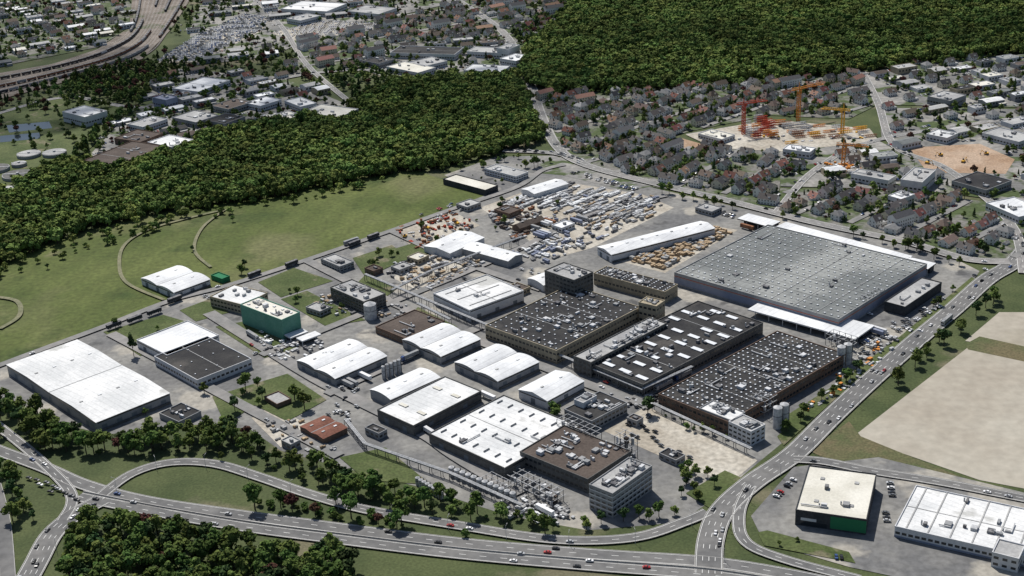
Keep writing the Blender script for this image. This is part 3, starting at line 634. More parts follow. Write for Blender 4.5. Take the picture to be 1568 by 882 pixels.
stacks("wooden_crate_stacks",[(945,395),(1065,348),(1122,357),(1015,412)],170,[CRATE,CRATE,CRATE,LG],((3,9),(2,5)),(g43,g47),4)
for i in range(9):
    stacks("pipe_stacks",[(770+i*24,318+i*2.5-6),(845+i*18,283+i*3-4),(855+i*18,286+i*3-4),(783+i*24,322+i*2.5-6)],22,[MET,LG,WH,MET2],((8,22),(1.5,3)),(g47,),2.5)
stacks("construction_equipment",[(600,352),(690,326),(735,345),(640,382)],80,[RED,RUST,RUST,MET2,MET],((2,7),(1,3)),(g43,g47,.3),3)
stacks("material_stacks",[(590,420),(690,375),(745,405),(650,450)],100,[MET,LG,MET2,MET2,CRATE],((2,9),(1,3)),(g43,g47,.2),2.5)
stacks("material_stacks",[(780,395),(860,350),(910,375),(830,405)],80,[MET,LG,MET2,WH,W_blue],((2,12),(1,3)),(g43,g47),3)
stacks("material_stacks",[(840,300),(1000,300),(1020,320),(920,370),(850,340)],160,[MET,LG,MET2,MET2,WH,W_blue,CRATE],((3,12),(1,3)),(g47,g47,g43),3)
stacks("material_stacks",[(740,325),(800,310),(850,340),(790,370)],80,[MET,LG,MET2,RUST,BR],((3,10),(1,3)),(g47,g47,g43),3)
stacks("material_stacks",[(760,745),(890,790),(880,810),(770,790)],60,[MET,LG,MET2,WH],((2,8),(1,3)),(g43,g47),3)
stacks("material_stacks",[(390,520),(470,510),(500,530),(440,560)],40,[MET,LG,MET2,WH],((2,8),(1,3)),(g43,g47),2.5)
stacks("material_stacks",[(490,450),(640,470),(600,490),(470,480)],50,[MET,LG,MET2,CRATE],((2,6),(1,3)),(g43,g47),2.5)
stacks("material_stacks",[(1290,560),(1370,510),(1380,530),(1290,600),(1210,650)],60,[MET,LG,MET2,WH,ORG],((2,7),(1,3)),(g43,g47),2.5)
stacks("material_stacks",[(400,650),(460,640),(520,690),(440,690)],30,[MET,LG,MET2,CRATE],((2,6),(1,3)),(g43,g47),2.5)
stacks("material_stacks",[(940,620),(1000,602),(1020,612),(960,640)],24,[MET,LG,MET2,DK],((2,5),(1,3)),(g43,g47),2.5)
# tower-crane mast sections laid out in rows in the plant-hire yard
def lattice(px,rowdir,gap,sp,mats,fill=.7,zs=(1,2)):
    P=W(px); c=sum(P,Vector())/len(P); d=Vector((math.cos(rowdir),math.sin(rowdir),0)); nn=Vector((-d.y,d.x,0)); mb=MB()
    for j in range(-30,30):
        mm=random.choice(mats)
        for i in range(-30,30):
            if R()<.25: mm=random.choice(mats)
            q=c+d*(i*gap+U(-1,1))+nn*j*sp
            if R()>fill or not inpoly(q.x,q.y,P) or blocked(q.x,q.y,4): continue
            l=gap-U(2,5); s=2.2
            for lv in range(random.choice(zs)):
                o=Vector((q.x,q.y,.7+lv*(s+.5)))
                for p_ in((0,0),(s,0),(0,s),(s,s)): mb.box(o+nn*p_[0]+Z*p_[1],d*l,nn*.4,Z*.4,mm,bot=True)
                t=0
                while t<l-s:
                    for zz in(0,s): mb.cyl(o+d*t+Z*(zz+.15),.16,s*1.414,mm,4,ax=(d+nn))
                    for yy in(0,s): mb.cyl(o+d*t+nn*yy,.16,s*1.414,mm,4,ax=(d+Z))
                    t+=s
    mb.make("crane_section_stack",c)
lattice([(1128,190),(1176,186),(1182,215),(1134,215)],.35,15,6.5,[RED,RED,RED,ORG,MET],.85,(1,2,3))
lattice([(1180,187),(1325,199),(1335,212),(1200,224)],.2,17,7.5,[YEL,ORG,YEL,MET,RUST],.62,(1,1,2))
stacks("crane_counterweights",[(1128,188),(1330,198),(1342,215),(1132,222)],50,[LG,MET2,YEL,W_white,MET],((2,7),(1.5,3)),(g47,.2,g43),3)
stacks("crane_parts_stacks",[(1265,250),(1320,245),(1330,270),(1270,272)],40,[ORG,MET,WH],((3,9),(1.5,3)),(.2,g43),4)
def crane(px,h,j,a,cm=YEL):
    p=S(px); mb=MB(); r=1.4
    d=Vector((math.cos(a),math.sin(a),0)); n=Vector((-d.y,d.x,0))
    for x in(-r,r):
        for y in(-r,r): mb.box(p+d*x+n*y,d*.6,n*.6,Z*h,cm)
    k=0
    while k<h-3:
        for s in(-r,r):
            mb.cyl(p+d*-r+n*s+Z*k,.22,math.hypot(2*r,3),cm,4,ax=(d*2*r+Z*3)); mb.cyl(p+d*s+n*-r+Z*k,.22,math.hypot(2*r,3),cm,4,ax=(n*2*r+Z*3))
        k+=3
    for o in(-.9,.7): mb.box(p-d*j*.3+n*o+Z*h,d*j*1.3,n*.6,Z*.6,cm,bot=True)
    mb.box(p-d*j*.3+Z*(h+2),d*j*1.2,n*.6,Z*.6,cm,bot=True)
    k=-j*.3
    while k<j-3: mb.cyl(p+d*k+n*-.8+Z*(h+.3),.2,2.6,cm,4,ax=(d*1.5+n*.8+Z*1.8)); mb.cyl(p+d*(k+1.5)+Z*(h+2.1),.2,2.6,cm,4,ax=(d*1.5+n*.8-Z*1.8)); k+=3
    mb.box(p-d*j*.3-n*1+Z*(h-1.9),d*3,n*2,Z*1.8,m_kerb); mb.box(p+d*1.6-n*.8+Z*(h-2.4),d*1.8,n*1.8,Z*2.3,cm)
    mb.cyl(p+Z*h,.7,8,cm,6,r2=.3)
    mb.cyl(p+Z*(h+7.6),.12,math.hypot(j*.7,5.3),MET2,4,ax=(d*j*.7-Z*5.3)); mb.cyl(p+Z*(h+7.6),.12,math.hypot(j*.28,5.3),MET2,4,ax=(-d*j*.28-Z*5.3))
    mb.make("tower_crane",p)
crane((1222,186),36,34,.5,ORG); crane((1138,207),34,28,.3,RED); crane((1290,262),26,24,-.4,ORG); crane((1290,206),26,24,2.7,YEL)
for p in(SOIL,YARD): addfoot(W(p))
def digmesh():
    mb=MB(); mb.cbox(0,-1.2,0,4,.7,1,MET2); mb.cbox(0,1.2,0,4,.7,1,MET2); mb.cbox(-.3,0,1.05,3.6,2.6,1.3,YEL); mb.cbox(.8,.7,2.36,1.4,1.1,1.4,GL)
    mb.cyl((1.2,-.3,2),.28,4.5,YEL,6,ax=Vector((1,0,.8))); mb.cyl((4.7,-.3,4.8),.22,3.8,YEL,6,ax=Vector((.35,0,-1))); mb.cbox(6,-.3,.8,1,1.2,.9,MET2); return mb.mesh("excavator")
dg=digmesh()
for q in((1440,240),(1475,250),(1510,238),(1420,252),(620,365),(655,352),(700,345)): link("excavator",dg,S(q)+Z*.8,U(0,6))
def lampmesh():
    mb=MB(); mb.cyl((0,0,0),.14,9.5,MET,6,r2=.08); mb.cyl((0,0,9.4),.07,2.2,MET,5,ax=Vector((1,0,.12))); mb.cbox(2.3,0,9.6,.9,.35,.16,LG); return mb.mesh("street_lamp")
lm=lampmesh()
for k,(P,N,wd,z) in roads.items():
    if k.split('#')[0] in("main_road","approach_road","service_road"):
        for i in range(3,len(P),9): q=P[i]+N[i]*(wd/2+1.2); link("street_lamp",lm,Vector((q.x,q.y,0)),math.atan2(-N[i].y,-N[i].x))
# ---------------------------------------------------------------- trees
LF=[mat("foliage_%s"%k,c1,c2,.5,inst=True,rand=rv,fa=.3,fine=1.3,rough=.9,spec=.05,locvar=.28) for k,c1,c2,rv in(("green",(.056,.092,.024),(.095,.14,.038),.3),("light",(.085,.125,.032),(.125,.165,.048),.3),("dark",(.032,.055,.022),(.052,.082,.03),.3),("copper",(.07,.035,.03),(.1,.05,.035),.2),("forest",(.070,.108,.028),(.115,.160,.044),.42),("forest_light",(.105,.145,.036),(.15,.19,.055),.35))]
BK=mat("bark",(.07,.055,.04),inst=True,fa=.2)
def treemesh(name,h,r,lf,nl=6,nq=46,conic=False,seed=0,qs=1.0,core=True):
    rr=random.Random(seed); mb=MB(); ru=lambda a,b:a+(b-a)*rr.random()
    th=h*.45
    mb.cyl((0,0,-.3),r*.075,th+.3,BK,6,r2=r*.04)
    lobes=[]
    if conic:
        for i in range(nl):
            t=(i+.5)/nl; lobes.append((Vector((ru(-.1,.1)*r,ru(-.1,.1)*r,h*(.15+.8*t))),r*(1-t)*.9+.35,h/nl*.7))
    else:
        lobes.append((Vector((0,0,h*.62)),r*.62,r*.6))
        for i in range(nl):
            a=2*math.pi*i/nl+ru(-.4,.4); d=r*ru(.35,.62); z=h*ru(.45,.8)
            lobes.append((Vector((d*math.cos(a),d*math.sin(a),z)),r*ru(.32,.52),r*ru(.3,.48)))
            dirv=lobes[-1][0]-Vector((0,0,th*.7)); mb.cyl((0,0,th*.7),r*.03,dirv.length*.9,BK,4,ax=dirv,r2=r*.012)
        lobes.append((Vector((ru(-.2,.2)*r,ru(-.2,.2)*r,h*.84)),r*.4,h*.15))
    for c,a,b in lobes:
        if core:
            k=0.72; pts=[]
            for t,n in((-.9,1),(-.4,5),(.3,5),(.9,1)):
                for j in range(n):
                    an=2*math.pi*j/n+t; q=math.sqrt(max(0,1-t*t)); f=k*ru(.8,1.15); pts.append(c+Vector((a*q*math.cos(an)*f,a*q*math.sin(an)*f,b*t*f)))
            for j in range(5):
                j2=(j+1)%5; mb.face([pts[0],pts[1+j2],pts[1+j]],lf); mb.face([pts[1+j],pts[1+j2],pts[6+j2],pts[6+j]],lf); mb.face([pts[6+j],pts[6+j2],pts[11]],lf)
        for k in range(nq):
            v=Vector((rr.gauss(0,1),rr.gauss(0,1),rr.gauss(.25,1))).normalized(); f=ru(.72,1.12)
            p=c+Vector((v.x*a,v.y*a,v.z*b))*f
            nn=(v+Vector((rr.gauss(0,.4),rr.gauss(0,.4),rr.gauss(.3,.4)))).normalized(); t1=nn.orthogonal().normalized(); t2=nn.cross(t1); an=ru(0,3.1); e1=t1*math.cos(an)+t2*math.sin(an); e2=nn.cross(e1); s=ru(.4,.85)*qs
            mb.face([p-e1*s-e2*s*.7,p+e1*s*.8-e2*s*.8,p+e1*s*1.1+e2*s*.6,p-e1*s*.5+e2*s],lf)
    return mb.mesh(name)
TR=[treemesh("deciduous_tree",13,5,LF[0],6,38,seed=1),treemesh("deciduous_tree",11,4.6,LF[1],5,38,seed=2),treemesh("deciduous_tree",15,5.4,LF[0],7,38,seed=3),treemesh("deciduous_tree",12,4.2,LF[2],5,38,seed=4),treemesh("deciduous_tree",14,4.8,LF[1],6,38,seed=8)]
TCON=treemesh("conifer_tree",15,3,LF[2],7,28,True,seed=5)
TCOP=treemesh("copper_beech_tree",11,4.6,LF[3],5,38,seed=6)
TBUSH=treemesh("shrub",3.2,2.2,LF[0],4,20,seed=7,qs=.7)
TPOP=treemesh("poplar_tree",18,3.2,LF[2],8,36,False,seed=9)
FR=[treemesh("forest_tree",11,6.4,LF[i],4,22,seed=20+s,qs=1.5) for s,i in enumerate((4,4,5,0,5,4))]
TT=[treemesh("town_tree",12,4.8,LF[i],4,20,seed=40+s,qs=1.35) for s,i in enumerate((0,1,2,0))]
def coll(name,meshes):
    c=bpy.data.collections.new(name)
    for i,m in enumerate(meshes):
        o=bpy.data.objects.new(m.name.split('.')[0],m); c.objects.link(o)
    return c
C_for=coll("forest_tree_kinds",FR)
C_mix=coll("town_tree_kinds",[TT[0],TT[1],TT[2],TT[3],TCON,TBUSH,TCOP,TT[1],TT[0],TT[1]])
C_car=coll("car_kinds",[cars[0],cars[0],cars[1],cars[1],cars[2],cars[5],cars[0],cars[3]])
def instanced(name,pts,c):
    me=bpy.data.meshes.new(name); me.from_pydata([tuple(p[0]) for p in pts],[],[])
    for an,k in(("rz",1),("sc",2)):
        at=me.attributes.new(an,'FLOAT','POINT'); at.data.foreach_set("value",[p[k] for p in pts])
    ob=bpy.data.objects.new(name,me); scene.collection.objects.link(ob)
    g=bpy.data.node_groups.new(name,'GeometryNodeTree'); g.interface.new_socket("Geometry",in_out='INPUT',socket_type='NodeSocketGeometry'); g.interface.new_socket("Geometry",in_out='OUTPUT',socket_type='NodeSocketGeometry')
    n=g.nodes; l=g.links; gi=n.new("NodeGroupInput"); go=n.new("NodeGroupOutput"); ip=n.new("GeometryNodeInstanceOnPoints"); ci=n.new("GeometryNodeCollectionInfo")
    ci.inputs["Collection"].default_value=c; ci.inputs["Separate Children"].default_value=True; ci.inputs["Reset Children"].default_value=True
    a1=n.new("GeometryNodeInputNamedAttribute"); a1.data_type='FLOAT'; a1.inputs["Name"].default_value="rz"
    a2=n.new("GeometryNodeInputNamedAttribute"); a2.data_type='FLOAT'; a2.inputs["Name"].default_value="sc"
    cx=n.new("ShaderNodeCombineXYZ"); l.new(a1.outputs["Attribute"],cx.inputs[2])
    l.new(gi.outputs[0],ip.inputs["Points"]); l.new(ci.outputs[0],ip.inputs["Instance"]); ip.inputs["Pick Instance"].default_value=True
    l.new(cx.outputs[0],ip.inputs["Rotation"]); l.new(a2.outputs["Attribute"],ip.inputs["Scale"]); l.new(ip.outputs[0],go.inputs[0])
    md=ob.modifiers.new("instances",'NODES'); md.node_group=g; return ob
def scatter(px,sp,keep=1,smin=.8,smax=1.3,avoid=True,excl=()):
    P=W(px); xs=[p.x for p in P]; ys=[p.y for p in P]; out=[]; E=[W(e) for e in excl]
    y=min(ys)
    while y<max(ys):
        x=min(xs)
        while x<max(xs):
            qx,qy=x+U(-.45,.45)*sp,y+U(-.45,.45)*sp
            if R()<keep and inpoly(qx,qy,P) and not(avoid and (onroad(qx,qy) or blocked(qx,qy,3))) and not any(inpoly(qx,qy,e) for e in E):
                out.append((Vector((qx,qy,0)),U(0,6.28),U(smin,smax)))
            x+=sp
        y+=sp*.87
    return out
F1=[(880,-10),(880,-60),(1700,-60),(1700,72),(1568,78),(1480,92),(1380,102),(1250,118),(1100,130),(960,140),(870,145),(808,133),(800,110),(810,75),(860,35)]
F2=[(-60,330),(0,300),(60,272),(100,248),(160,250),(230,240),(340,208),(440,188),(540,166),(600,132),(680,122),(790,118),(805,150),(838,190),(828,222),(760,237),(680,258),(600,268),(520,285),(440,300),(330,318),(240,330),(150,350),(60,385),(-60,430)]
fp=scatter(F1,8.8,.97,.8,1.55,False)+scatter(F2,8.4,.97,.75,1.45,True)
fp+=scatter([(-20,395),(60,380),(200,342),(330,318),(440,300),(600,272),(650,268),(600,282),(440,314),(330,334),(200,366),(60,410),(-20,445)],9,.35,.3,.85)
fp+=scatter([(800,128),(960,136),(1100,126),(1250,114),(1400,97),(1568,75),(1568,84),(1400,106),(1250,124),(1100,137),(960,147),(840,152)],9,.45,.4,1)
instanced("forest",fp,C_for)
def belt(px,sp,keep=1,smin=.7,smax=1.2,kinds=None,wts=None):
    kinds=kinds or [TR[0],TR[1],TR[2],TR[3],TR[4],TCOP,TBUSH]; wts=wts or (5,4,4,4,4,.3,3)
    for p,r,s in scatter(px,sp,keep,smin,smax):
        m=pick(kinds,wts); link(m.name.split('.')[0],m,p,r,(s*U(.9,1.15),s*U(.9,1.15),s))
belt([(-20,612),(40,625),(100,662),(150,682),(290,668),(362,655),(378,680),(345,690),(200,700),(60,695),(-20,675)],7.5,.95,.6,1.3)
belt([(372,665),(415,690),(480,712),(560,735),(640,758),(740,783),(860,812),(830,825),(700,800),(600,782),(480,745),(390,715),(368,690)],7,.85,.45,1.1)
belt([(95,890),(108,830),(130,806),(210,803),(340,832),(450,850),(520,842),(548,890),(560,960),(90,960)],7,.97,.65,1.35)
belt([(-20,712),(25,722),(30,770),(-20,778)],7,.9); belt([(22,765),(65,775),(58,815),(15,812)],8,.8,.6,1)
belt([(385,770),(500,777),(640,798),(760,822),(750,832),(600,813),(480,793),(390,783)],5,.75,.7,1.5,[TBUSH,TR[0],TCOP],(8,1,.3))
belt([(500,760),(620,785),(700,806),(690,812),(600,800),(500,778)],10,.5,.4,.8)
belt([(760,790),(860,815),(1000,805),(1050,785),(1040,770),(1000,790),(900,800)],9,.7,.5,.9)
belt([(1020,745),(1060,715),(1110,745),(1060,780)],9,.65,.5,.9)
belt([(950,830),(970,832),(1060,800),(1060,812),(980,842)],12,.4,.4,.7)
belt([(1160,715),(1240,655),(1300,600),(1370,545),(1450,480),(1465,483),(1385,545),(1310,605),(1240,672),(1180,715)],9,.5,.4,.95)
belt([(1190,665),(1290,578),(1378,512),(1480,425),(1490,430),(1390,518),(1300,585),(1200,672)],9,.6,.4,.85)
belt([(1330,600),(1400,548),(1470,495),(1520,450),(1535,455),(1480,505),(1400,565),(1340,612)],9,.55,.5,1.15)
belt([(1190,690),(1215,675),(1222,692),(1200,700)],8,.8); belt([(1520,745),(1560,750),(1565,765),(1520,760)],7,.8,.6,.9)
belt([(340,610),(430,578),(495,612),(440,645),(350,648)],14,.5,.5,1.1)
belt([(1010,625),(1060,645),(1150,685),(1145,695),(1040,655),(1000,635)],6,.7,.3,.6); belt([(830,620),(860,640),(850,650),(820,630)],7,.7,.5,.8)
belt([(160,505),(250,480),(300,498),(215,545)],20,.3,.4,.7); belt([(150,650),(240,620),(250,625),(165,660)],9,.8,.5,.9); belt([(300,575),(330,590),(320,600),(290,590)],8,.6,.6,.9)
belt([(540,400),(600,376),(625,395),(560,425)],12,.5,.3,.8); belt([(430,440),(560,490),(500,500),(430,460)],14,.45,.3,.8)
belt([(600,365),(790,300),(830,330),(700,400)],20,.4,.3,.8); belt([(1285,545),(1310,580),(1290,590)],9,.6,.5,.9)
belt([(1165,815),(1300,850),(1300,860),(1160,830)],12,.5,.2,.5); belt([(1180,740),(1200,725),(1210,730),(1190,745)],8,.4,.3,.5)
belt([(640,262),(760,235),(860,232),(900,255),(790,262),(700,268)],12,.5,.5,1)
belt([(1010,288),(1190,322),(1430,382),(1500,410),(1500,420),(1420,395),(1190,335),(1010,300)],9,.6,.5,.95)
belt([(0,430),(60,400),(200,362),(330,335),(400,318),(380,335),(240,365),(120,395),(0,450)],26,.35,.3,.7)
belt([(740,255),(820,300),(900,330),(880,340),(780,305),(720,270)],16,.25,.3,.7)
for q,s in(((205,545),1.1),((402,612),.9),((452,615),.9),((370,420),.9),((375,410),.7),((295,385),.5),((217,340),.9),((313,603),.8),((20,800),1),((515,775),1.0),((615,803),1.1),((340,705),.5),((1375,590),1.1),((1445,530),1.2),((992,635),1.2)):
    m=TPOP if q==(205,545) else pick(TR); link(m.name.split('.')[0],m,S(q),U(0,6),s)
# ---------------------------------------------------------------- houses
HW=[mat("house_render_%s"%k,c,inst=True,fa=.05) for k,c in(("white",(.68,.67,.64)),("cream",(.58,.53,.42)),("grey",(.40,.39,.37)))]
HR=[mat("roof_tiles_%s"%k,c,inst=True,rand=.3,fa=.15) for k,c in(("brown",(.15,.115,.095)),("terracotta",(.22,.125,.095)),("dark",(.075,.075,.08)),("grey",(.20,.20,.20)),("slate",(.12,.11,.105)),("red",(.19,.09,.07)))]
def housemesh(L_,Wd,h,rh,wall,roof,hip=False,dorm=True,wing=0):
    mb=MB(); x,y=L_/2,Wd/2
    mb.cbox(0,0,0,L_,Wd,h,wall)
    e=.5; r=x-(Wd*.35 if hip else 0)
    A=(-x-e,-y-e,h-.25);B=(x+e,-y-e,h-.25);C=(x+e,y+e,h-.25);D_=(-x-e,y+e,h-.25);E=(-r-(0 if hip else e),0,h+rh);F_=(r+(0 if hip else e),0,h+rh)
    mb.face([A,B,F_,E],roof); mb.face([C,D_,E,F_],roof)
    if hip: mb.face([D_,A,E],roof); mb.face([B,C,F_],roof)
    else:
        for s in(-1,1): mb.face([(s*x,-y,h),(s*x,y,h),(s*x,0,h+rh-.2)],wall)
    mb.cbox(x*.3,y*.25,h+rh*.5,.8,.8,rh*.75,W_brick)
    if wing: # single-storey extension
        mb.cbox(x+wing/2,-y*.3,0,wing-.02,Wd*.6,3,wall,top=LG)
        mb.cbox(-x*.3,y+1.6,0,L_*.4,3.1,2.8,wall,top=roof)
    if dorm:
        for s in(-1,1): mb.cbox(s*-x*.2,s*y*.5,h+.1,2.2,y*.7,rh*.55,wall,top=roof)
    n=int(L_/3)
    for f in range(int(h/2.8)):
        z=1+f*2.8
        for i in range(n):
            xx=(i+.5)*L_/n-x
            for s in(-1,1): mb.face([(xx-.6,s*(y+.04),z),(xx+.6,s*(y+.04),z),(xx+.6,s*(y+.04),z+1.2),(xx-.6,s*(y+.04),z+1.2)],GL)
        for yy in(-y/2,y/2):
            for s in(-1,1): mb.face([(s*(x+.04),yy-.5,z),(s*(x+.04),yy+.5,z),(s*(x+.04),yy+.5,z+1.2),(s*(x+.04),yy-.5,z+1.2)],GL)
    return mb.mesh("house")
HS=[housemesh(12,9.5,5.6,4.0,HW[0],HR[0]),housemesh(11,9,5.6,3.8,HW[0],HR[1],wing=4),housemesh(13,10,6,4.0,HW[1],HR[2]),housemesh(10,9,5.6,4.2,HW[0],HR[4],wing=5),housemesh(12,10,6,3.0,HW[0],HR[3],True),housemesh(14,9,5.8,3.8,HW[0],HR[2]),housemesh(11,9,5.6,4,HW[1],HR[0],True,wing=4),housemesh(12,9,6,4,HW[0],HR[4]),housemesh(12,9.5,5.8,4,HW[0],HR[5]),housemesh(10,10,6.5,3.2,HW[0],HR[3],True,False),housemesh(16,9,5.6,3.4,HW[0],HR[0],False,False),housemesh(11,8,3.4,4,HW[0],HR[1],False,True,5),housemesh(20,9,6,3.6,HW[0],HR[4])]
BLK=[housemesh(26,11,11,3,HW[0],HR[2],False,False),housemesh(22,11,9,3,HW[1],HR[1],False,False)]
SHED=[housemesh(6,3.5,2.4,.8,HW[0],HR[3],False,False)]
towntrees=[]
streets=MB()
def district(px,ang,per=50,dx=16,fill=.9,blk=.05,treek=.55):
    P=W(px); c=sum(P,Vector())/len(P); d=Vector((math.cos(ang),math.sin(ang),0)); n=Vector((-d.y,d.x,0))
    zr[0]+=.012; z=zr[0]
    for j in range(-20,21):
        last=None
        for i in range(-60,61):
            q=c+d*i*12+n*(j*per+6*math.sin(i*.13+j))
            ins=inpoly(q.x,q.y,P)
            if ins and last is not None:
                a=[last-n*3.4,q-n*3.4,q+n*3.4,last+n*3.4]
                for t in a:t.z=z
                streets.face(a,m_road2)
                if R()<.45: 
                    p=q+n*random.choice((-2,2)); link("parked_car",pick(cars,CW),Vector((p.x,p.y,z+.02)),ang)
            last=q if ins else None
        for side,off in((1,11.5),(-1,per-11.5)):
            x=-600+U(0,10)
            while x<600:
                q=c+d*x+n*(j*per+off+6*math.sin(x/12*.13+j)+U(-3.5,3.5)); x+=dx*U(.85,1.6)
                if inpoly(q.x,q.y,P) and R()<fill and not blocked(q.x,q.y,9) and not onroad(q.x,q.y):
                    if R()<blk: m=pick(BLK); x+=12
                    else: m=pick(HS)
                    link("apartment_house" if m in BLK else "house",m,q,ang+(math.pi/2 if R()<.4 and m not in BLK else 0)+U(-.2,.2),(U(.85,1.2),U(.85,1.15),U(.85,1.15)))
                    if R()<.5:
                        q2=q+n*(side*11)+d*U(-5,5)
                        if inpoly(q2.x,q2.y,P): link("garden_shed",SHED[0],q2,ang+(1.57 if R()<.5 else 0))
                    for _ in range(3):
                        if R()<treek: t=q+n*side*U(7,15)+d*U(-8,8); towntrees.append((t,U(0,6),U(.35,.9)))
                    if R()<.3: t=q-n*side*8+d*U(-8,8); towntrees.append((t,U(0,6),U(.3,.6)))
district(D['a'],math.radians(38)); district(D['b'],math.radians(35)); district(D['e'],math.radians(50),46,15); district(D['g'],math.radians(40),46,15)
district(D['i'],math.radians(28),50,17,.85,.15)
streets.make("residential_streets")
roofs=[WH2,LG,LG,DK,CR,BR,LG,GR,WH]
LOTP=[W(p) for p,_ in LOTS]
def commercial(px,ang,cell=42,fill=.75,tk=.5,hs=.3):
    P=W(px); c=sum(P,Vector())/len(P); d=Vector((math.cos(ang),math.sin(ang),0)); n=Vector((-d.y,d.x,0))
    for i in range(-25,26):
        for j in range(-25,26):
            q=c+d*(i*cell+U(-5,5))+n*(j*cell*.8+U(-4,4))
            if not inpoly(q.x,q.y,P) or any(inpoly(q.x+ox,q.y+oy,l) for l in LOTP for ox,oy in((0,0),(14,0),(-14,0),(0,14),(0,-14))): continue
            if R()<fill and not blocked(q.x,q.y,16) and not onroad(q.x,q.y):
                a,b,h=U(16,cell*.85),U(11,cell*.5),U(4,8)
                if R()<hs: link("house",pick(HS),q,ang); continue
                mb=MB(); o=Vector((q.x,q.y,0)); wl=random.choice((W_white,W_white,W_grey,W_beige)); rf=random.choice(roofs)
                pp=o-d*a/2-n*b/2
                if R()<.35:
                    mb.box(pp,d*a,n*b,Z*h,wl); r1=pp+n*b/2+Z*(h+b*.12)
                    mb.face([pp+Z*h-n*.4,pp+d*a+Z*h-n*.4,r1+d*a,r1],rf); mb.face([pp+n*(b+.4)+Z*h,pp+d*a+n*(b+.4)+Z*h,r1+d*a,r1],rf)
                    mb.face([pp+Z*h,pp+n*b+Z*h,r1],wl); mb.face([pp+d*a+Z*h,pp+d*a+n*b+Z*h,r1+d*a],wl)
                else:
                    mb.box(pp,d*a,n*b,Z*h,wl,rf)
                    for s0,s1,s2 in((pp,d*a,n*.4),(pp+n*(b-.4),d*a,n*.4),(pp+n*.4,d*.4,n*(b-.8)),(pp+d*(a-.4)+n*.4,d*.4,n*(b-.8))): mb.box(s0+Z*(h+.01),s1,s2,Z*.5,wl)
                    for k in range(3): mb.box(pp+d*U(2,a-4)+n*U(2,b-4)+Z*(h+.02),d*U(1,3),n*U(1,3),Z*U(.5,1.5),MET)
                if R()<.5: mb.box(pp+d*a*.6-n*5,d*a*.35,n*4.9,Z*h*.6,wl,random.choice(roofs))
                m_=int(a/4)
                for k in range(m_):
                    x=(k+.5)*a/m_
                    for s in(-.05,b+.05): mb.face([pp+d*(x-1.2)+n*s+Z*h*.45,pp+d*(x+1.2)+n*s+Z*h*.45,pp+d*(x+1.2)+n*s+Z*h*.75,pp+d*(x-1.2)+n*s+Z*h*.75],GL)
                mb.make("commercial_building",o)
            for k in range(6):
                if R()<.6:
                    p=q+d*(-cell/2+k*2.8)+n*cell*.38
                    if not blocked(p.x,p.y,2): car(p,ang+math.pi/2,.75)
            for k in range(5):
                if R()<tk: towntrees.append((q+d*U(-.5,.5)*cell+n*random.choice((-.42,.42))*cell,U(0,6),U(.4,.95)))
commercial(D['c'],math.radians(20),34,.85); commercial(D['f'],math.radians(10),30,.85); commercial(D['h'],math.radians(25),36,.85); commercial(D['j'],math.radians(10),36); commercial(D['l'],math.radians(15),42); commercial(D['m'],math.radians(35),34,.7,.75)
commercial(D['k'],math.radians(30),34,.85,.8,.4)
RX=[RA+RB[::-1]]; LX=[p for p,_ in LOTS]
towntrees+=scatter(D['n'],16,.3,.5,1); towntrees+=scatter([(100,100),(200,100),(270,108),(220,160),(130,240),(90,250),(200,165),(100,148)],10,.85,.7,1.2,excl=RX)
towntrees+=scatter([(-20,120),(120,118),(240,85),(300,60),(300,110),(200,165),(-20,175)],11,.6,.6,1.1,excl=RX+LX)
towntrees+=scatter([(200,-20),(400,-20),(300,60),(200,45)],14,.35,.6,1,excl=RX+LX)
for k in 'abeghijklm': towntrees+=scatter(D[k],12.5,.42,.35,.95,excl=LX)
for k in 'cf': towntrees+=scatter(D[k],14,.3,.35,.9)
towntrees+=scatter([(430,112),(560,100),(610,125),(545,160)],10,.8,.6,1.1)+scatter([(780,60),(860,0),(890,0),(850,50),(800,80)],10,.85,.7,1.1)
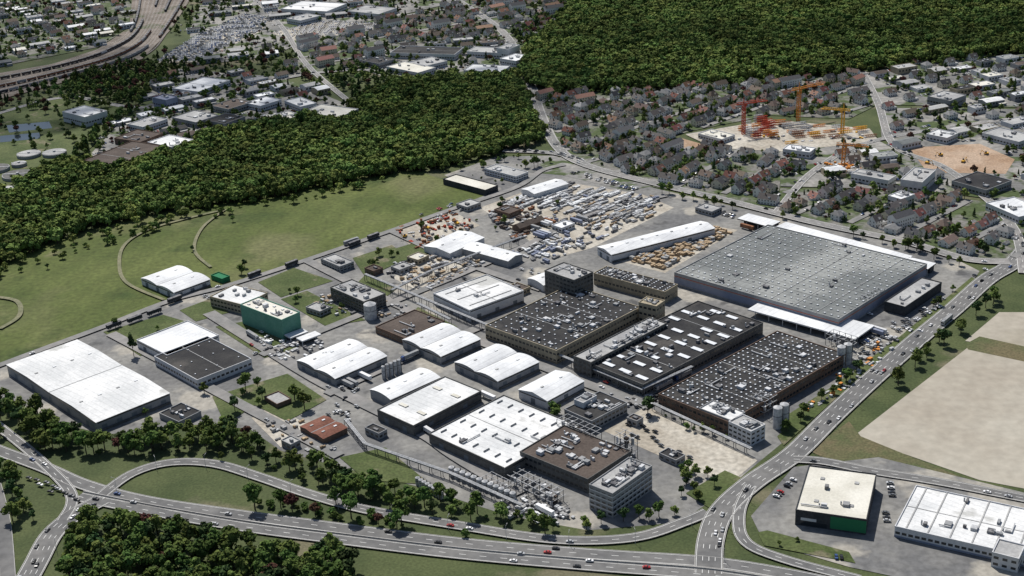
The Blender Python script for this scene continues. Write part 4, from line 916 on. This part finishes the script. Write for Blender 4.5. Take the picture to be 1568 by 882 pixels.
towntrees+=scatter([(420,62),(470,64),(440,118),(300,104),(400,85)],11,.7,.5,1.1)
towntrees=[t for t in towntrees if not onroad(t[0].x,t[0].y) and not blocked(t[0].x,t[0].y,2)]
instanced("town_trees",towntrees,C_mix)
cp=[]
for poly,rd in LOTS: cp+=[(Vector((r.x,r.y,.8)),a,1) for r,a in rows(poly,rd,2.7,11.8,.93)]
instanced("parked_cars",cp,C_car)
# ---------------------------------------------------------------- thin clouds (high above, cast soft patches of shade)
cm=bpy.data.materials.new("cloud_vapour"); cm.use_nodes=True; n=cm.node_tree.nodes; l=cm.node_tree.links
b=n["Principled BSDF"]; b.inputs["Base Color"].default_value=(.8,.8,.8,1); b.inputs["Roughness"].default_value=1
tr=n.new("ShaderNodeBsdfTransparent"); mx=n.new("ShaderNodeMixShader"); tx=n.new("ShaderNodeTexCoord"); tn=n.new("ShaderNodeTexNoise"); tn.inputs["Scale"].default_value=.02; tn.inputs["Detail"].default_value=6
mr=n.new("ShaderNodeMapRange"); mr.inputs[1].default_value=.32; mr.inputs[2].default_value=.6; mr.inputs[3].default_value=0; mr.inputs[4].default_value=.36
l.new(tx.outputs["Object"],tn.inputs["Vector"]); l.new(tn.outputs["Fac"],mr.inputs[0]); l.new(mr.outputs[0],mx.inputs[0]); l.new(tr.outputs[0],mx.inputs[1]); l.new(b.outputs[0],mx.inputs[2]); l.new(mx.outputs[0],n["Material Output"].inputs[0])
def cloud(px,rx,ry,ang):
    g=S(px); p=g+sv*(1300/sv.z); bm=bmesh.new(); bmesh.ops.create_icosphere(bm,subdivisions=4,radius=1)
    for v in bm.verts:
        q=v.co.copy(); f=1+.35*noise.fractal(q*1.8+Vector((px[0],0,0)),1,2,4); v.co=Vector((q.x*rx*f,q.y*ry*f,max(q.z,-.25)*70*f))
    me=bpy.data.meshes.new("cloud"); bm.to_mesh(me); bm.free(); me.materials.append(cm); link("cloud",me,p,ang)
cloud((650,160),240,100,.35); cloud((90,140),280,190,.2); cloud((1330,60),380,70,-.1)
